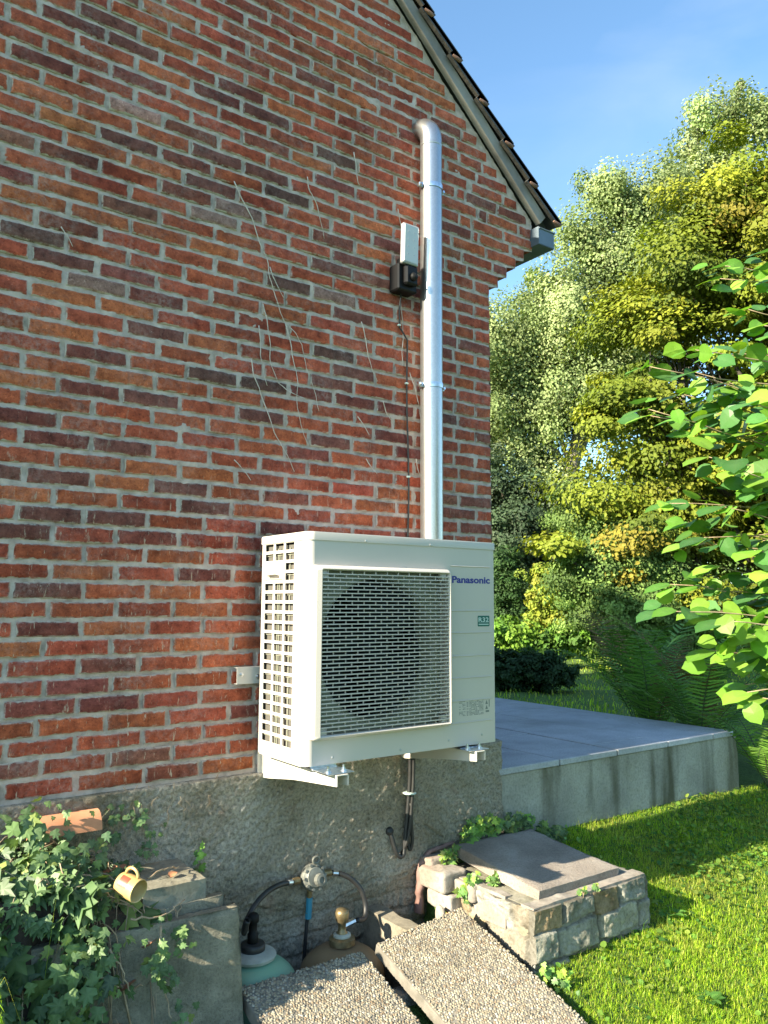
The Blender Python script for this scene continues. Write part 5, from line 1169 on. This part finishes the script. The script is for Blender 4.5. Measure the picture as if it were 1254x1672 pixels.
wl = ['bigger weed rosette in the lawn, nearest to the stone block', 'bigger weed rosette at the right edge of the lawn', 'bigger weed rosette in the shaded strip of the lawn', 'bigger weed rosette low down in the sunny lawn']
for (x, y), lab in zip(((.45, -.60), (1.35, -.62), (.85, -.40), (.15, -.95)), wl):
    k = 14; a = rng.uniform(0, 2*pi, k); b = MB(); P = np.stack([x+.015*np.cos(a), y+.015*np.sin(a), np.full(k, float(hgt(x, y))+.015)], -1)
    scatter(b, T_LEAF, F_LEAF, V_LEAF, P, np.stack([-.3*np.cos(a), -.3*np.sin(a), 1+0*a], -1), np.stack([np.cos(a), np.sin(a), .4+0*a], -1), rng.uniform(.03, .055, k), pal(k, [(.08, .2, .04), (.12, .26, .05)]))
    tag(b.build('weed_rosette', L_grass), lab, 'weed', 'weed rosettes in the lawn')

# ferns
def fern(loc, nf, L, cols, label, lean=(0, 0), group='ferns crowding the patio edge', brown=.06, azr=(0, 2*pi)):
    t = thing('fern', loc, label, 'fern', group); bm = MB(); st = MB()
    TP = [(0, 0, 0)]; 
    for u, wd_ in ((.10, .056), (.2, .034), (.3, .058), (.38, .036), (.48, .052), (.56, .032), (.66, .042), (.74, .026), (.84, .026)): TP += [(-wd_*1.25, u+.02, -.012), (wd_*1.25, u+.02, -.012), (0, u, .008)]
    TP += [(0, 1, -.03)]; TP = np.array(TP); FP = []
    for q in range(8): a_ = 1+3*q; FP += [(a_+2, a_+5, a_+3, a_), (a_+2, a_+1, a_+4, a_+5)]
    FP += [(0, 3, 1, 0+28-27), (25, 26, 28, 27)]; FP = [f_ for f_ in FP if len(set(f_)) == 4]+[(0, 2, 3, 1)]; FP = np.array(FP)
    for f in range(nf):
        a = azr[0]+(azr[1]-azr[0])*(f+rng.uniform(-.3, .3))/nf; Lf = L*rng.uniform(.75, 1.1); el = rng.uniform(1.05, 1.45); m = 34; s = np.linspace(0, 1, m)
        ang = el-s**1.6*rng.uniform(.8, 1.7); dx = np.cumsum(np.cos(ang))*Lf/m; dz = np.cumsum(np.sin(ang))*Lf/m
        P = np.stack([loc[0]+np.cos(a)*dx+lean[0]*s**2, loc[1]+np.sin(a)*dx+lean[1]*s**2, loc[2]+dz], -1); Tn = unit(np.gradient(P, axis=0)); side = unit(np.cross(Tn, np.array([0, 0, 1.]))); up = np.cross(side, Tn)
        st.tube(P[:-1], np.linspace(.0036, .001, m-1), 4)
        q = np.arange(4, m); pl = .125*Lf*np.sin(np.clip((s[q]-.10)/.92, 0, 1)**.75*pi)**.8+.012
        c0 = np.array((.13, .085, .03)) if rng.uniform() < brown else pal(1, cols)[0]
        for sg in (-1, 1):
            td = side[q]*sg+Tn[q]*.35-up[q]*.12+rn(len(q), 3)*.06; scatter(bm, TP, FP, np.zeros(len(TP)), P[q], up[q]+rn(len(q), 3)*.08, td, pl, np.tile(c0, (len(q), 1))*np.exp(rng.normal(0, .12, (len(q), 1))))
    bm.build('fronds', L_fern, t); st.build('stalks', M_stalk, t)
FC_ = [(.06, .14, .03), (.085, .18, .04), (.12, .23, .05)]; FERN_LIT = [(.14, .27, .04), (.18, .33, .05), (.1, .2, .04)]  # second list is the sunlit ferns, sunlight put into their green
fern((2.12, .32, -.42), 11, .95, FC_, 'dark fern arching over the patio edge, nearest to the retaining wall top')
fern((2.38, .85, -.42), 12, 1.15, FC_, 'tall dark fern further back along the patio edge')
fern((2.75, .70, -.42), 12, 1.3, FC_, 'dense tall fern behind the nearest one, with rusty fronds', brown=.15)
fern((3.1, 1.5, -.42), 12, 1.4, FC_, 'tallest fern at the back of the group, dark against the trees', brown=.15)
fern((2.20, -.10, -.50), 11, .78, FERN_LIT, 'bright sunlit fern at the right end of the retaining wall', brown=.05)
fern((2.55, -.30, -.54), 11, .9, FERN_LIT, 'bright fern at the right picture edge with orange tips', brown=.22)
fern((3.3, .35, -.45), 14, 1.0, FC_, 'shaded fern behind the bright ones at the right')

# hazel reaching in from the right
hz_ = thing('hazel_shrub', (.45, -1.78, -1.0), 'hazel shrub with big bright round leaves reaching in from the right edge', 'shrub')
bm = MB(); st = MB(); base = np.array([.45, -1.78, -1.0])
HC = [(.085, .21, .022), (.13, .28, .03), (.19, .34, .04), (.05, .14, .035)]
ends_ = [np.array(h) for h in HAZ]+[np.array(h)+np.array([rng.uniform(0, .35), rng.uniform(-.3, .1), rng.uniform(-.14, .14)]) for h in HAZ+HAZ if h[2] < 1.45]+[np.array(h)+np.array([rng.uniform(.15, .5), rng.uniform(-.5, -.1), rng.uniform(-.1, .2)]) for h in HAZ]
for e in ends_:
    e = e+rng.normal(0, .02, 3); hub = np.array([base[0]+rng.uniform(-.1, .2), base[1]+rng.uniform(-.1, .15), np.clip(e[2]-rng.uniform(.1, .4), -.8, 3)])
    m = 14; s = np.linspace(0, 1, m)[:, None]; ctrl = (hub+e)/2+np.array([0, 0, .12]); P = hub*(1-s)**2+2*ctrl*s*(1-s)+e*s**2; P += np.cumsum(rn(m, 3), 0)*.004
    st.tube(P, np.linspace(.0042, .0014, m), 5)
    D = unit(np.gradient(P, axis=0)); q = np.arange(3, m); k = len(q)
    for sg in (-1, 1):
        side = unit(np.cross(D[q], np.array([0, 0, 1.])))*sg; tipd = side*.8+D[q]*.7+np.array([0, 0, -.35])+.38*rn(k, 3)
        scatter(bm, T_HAZ, F_HAZ, V_HAZ, P[q]+side*.012+.022*rn(k, 3), np.array([-.35, -.15, .8])+.45*rn(k, 3), tipd, rng.uniform(.042, .072, k), pal(k, HC, var=.2))
    scatter(bm, T_HAZ, F_HAZ, V_HAZ, P[-1:], np.array([[-.3, 0, 1.]]), D[-1:], np.array([.085]), pal(1, HC))
bm.build('leaves', L_hazel, hz_)
for k in range(5):
    x = rng.uniform(-.06, .22); y = rng.uniform(-.1, .2); P = [base+np.array([x*.4, y*.4, 0]), base+np.array([x*.8, y*.8, 1.0]), base+np.array([x, y, 2.2]), base+np.array([x*1.3, y*1.3, 3.3])]; st.tube(P, [.02, .016, .012, .006], 8)
st.build('branches', M_twig, hz_, smooth=True)

# trees
def crown(bm, blobs, nclump, per, leaf, cols, p=None, flat=.6, csz=.32, up=.55, shell=.55, T=(T_LEAF, F_LEAF, V_LEAF), tipdn=.4, var=.11, cvar=.2):
    w_ = np.array([q[3]**2.2 for q in blobs]); w_ = w_/w_.sum(); cs = []
    for (x, y, z, r), k in zip([q[:4] for q in blobs], rng.multinomial(nclump, w_)):
        d = unit(rn(k, 3)); rad = (shell+(1-shell)*rng.uniform(0, 1, (k, 1)))*r*(1+.14*rn(k, 1)); c = np.array([x, y, z])+d*rad*np.array([1, 1, .92]); s = csz*np.exp(rng.normal(0, .3, k))*min(1, r/1.0+.35)
        n = k*per; ci = np.repeat(np.arange(k), per); P = c[ci]+unit(rn(n, 3))*rng.uniform(.15, 1, (n, 1))**.45*s[ci, None]*np.array([1, 1, flat])*(1+.10*rn(n, 1)); P[:, 2] -= .10*np.abs(rn(n))*s[ci]
        nr = d[ci]*.5+unit(P-c[ci])*.75+np.array([0, 0, up])+.38*rn(n, 3); tp = d[ci]*.6+np.array([0, 0, -tipdn])+.6*rn(n, 3)
        cc = np.exp(rng.normal(0, cvar, (k, 1)))*pal(k, cols, p, .05); scatter(bm, *T, P, nr, tp, leaf*np.exp(rng.normal(0, .2, n)), cc[ci]*np.exp(rng.normal(0, var, (n, 1)))); cs.append(c)
    return np.concatenate(cs)
def scat_fix(bm, T, F, vein, pos, nrm, tip, size, col): scatter(bm, T, F, vein, pos, nrm, tip, size, col)
def tree(name, label, cat, base, blobs, nclump, per, leaf, cols, p=None, trunk=.2, nl=14, group=None, barkmat=None, **kw):
    base = np.array([base[0], base[1], float(hgt(base[0], base[1]))-.1]); t = thing(name, tuple(base), label, cat, group); bm = MB(); cs = crown(bm, blobs, nclump, per, leaf, cols, p, **kw); bm.build('crown', L_tree, t)
    B = np.array(blobs)[:, :3]; top = B[np.argmax(B[:, 2])]; zt_ = top[2]; m = 12; s = np.linspace(0, 1, m)[:, None]
    cen = B.mean(0); mid = np.array([cen[0]*.5+base[0]*.5, cen[1]*.5+base[1]*.5, (base[2]+zt_)/2]); P = base*(1-s)**2+2*mid*s*(1-s)+top*s**2; st = MB(); st.tube(P, np.linspace(trunk, trunk*.12, m), 9)
    for (x, y, z) in B[:nl]:
        i = int(np.clip((z-base[2])/(zt_-base[2])*.62*m, 1, m-3)); a = P[i]; e = np.array([x, y, z]); q = np.linspace(0, 1, 8)[:, None]; c_ = (a+e)/2+np.array([0, 0, -.08*np.linalg.norm(e-a)]); Q = a*(1-q)**2+2*c_*q*(1-q)+e*q**2+np.cumsum(rn(8, 3), 0)*.02*trunk*4; st.tube(Q, np.linspace(trunk*.42*(1-i/m), trunk*.05, 8), 6)
        d2 = np.linalg.norm(cs-e, axis=1)
        for c1 in cs[np.argsort(d2)[::9][:7]]: st.tube([Q[-3], (Q[-2]+c1)/2, c1], [trunk*.09, trunk*.05, trunk*.02], 5)
    st.build('trunk', barkmat or M_bark, t, smooth=True)
MC = [(.155, .19, .02), (.185, .205, .02), (.13, .17, .018), (.22, .19, .028), (.10, .14, .018)]
tree('maple_tree', 'big golden-green maple filling the right side beyond the ferns', 'tree', (10.6, 3.5), B_MAPLE, 520, 560, .066, MC, [.36, .30, .2, .05, .09], trunk=.22, flat=.42, csz=.50, up=.7, shell=.6, cvar=.13, barkmat=M_bark2)
GB = [(8.9+.0, 0, 0)]
PC = [(.20, .255, .10), (.24, .30, .125), (.16, .21, .08), (.28, .33, .15)]
tree('poplar_tree', 'tall pale green poplar behind the house corner', 'tree', (15.6, 13.6), B_POP, 620, 380, .080, PC, trunk=.32, flat=1.1, csz=.60, up=.3, shell=.25, nl=18)
tree('poplar_tree', 'distant pale poplar top rising above the golden maple', 'tree', (23.5, 16), B_POP2, 300, 230, .105, PC, trunk=.3, flat=1.2, csz=.55, up=.3, shell=.3)
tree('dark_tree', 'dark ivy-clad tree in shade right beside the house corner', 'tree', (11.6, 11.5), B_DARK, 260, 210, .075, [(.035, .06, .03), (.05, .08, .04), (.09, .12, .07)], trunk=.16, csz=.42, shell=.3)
tree('larch_tree', 'soft light green larch-like tree below the poplar', 'tree', (10.9, 8.2), B_LARCH, 330, 300, .042, [(.12, .20, .05), (.18, .27, .07), (.09, .15, .04)], trunk=.12, csz=.26, shell=.5, up=.2)
tree('golden_shrub', 'narrow bright yellow-green shrub on bare stems at the end of the lawn', 'shrub', (9.25, 7.65), B_YEL, 170, 60, .05, [(.26, .30, .04), (.32, .33, .05), (.19, .25, .035)], trunk=.06, csz=.16, shell=.2)
tree('conifer_shrub', 'dark green conifer bush just right of the heat pump in the background', 'shrub', (9.2, 9.0), B_CON, 240, 70, .045, [(.03, .07, .02), (.05, .10, .03)], trunk=.05, csz=.2, shell=.3)
tree('low_shrub', 'row of bright low leafy plants at the far end of the lawn', 'shrub', (8.0, 7.2), B_UND, 200, 60, .06, [(.12, .24, .03), (.18, .30, .04), (.08, .16, .03)], trunk=.03, csz=.18, shell=.2)
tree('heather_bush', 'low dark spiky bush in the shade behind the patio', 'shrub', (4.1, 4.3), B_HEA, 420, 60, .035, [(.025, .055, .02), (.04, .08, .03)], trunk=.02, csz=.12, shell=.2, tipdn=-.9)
# far wood closing the view
b = MB(); bl_ = []
for az in np.arange(8, 62, 1.7):
    for k in range(3): a = R(az+rng.uniform(-1, 1)); d = rng.uniform(38, 50); bl_.append((-2.66+d*cos(a), -2.75+d*sin(a), rng.uniform(.5, 7), rng.uniform(1.8, 3.0)))
crown(b, bl_, 2600, 36, .30, [(.05, .085, .025), (.08, .12, .035), (.03, .055, .02)], csz=1.1, shell=.4)
tag(b.build('far_wood', L_tree, origin=(25, 15, 0)), kind='stuff')
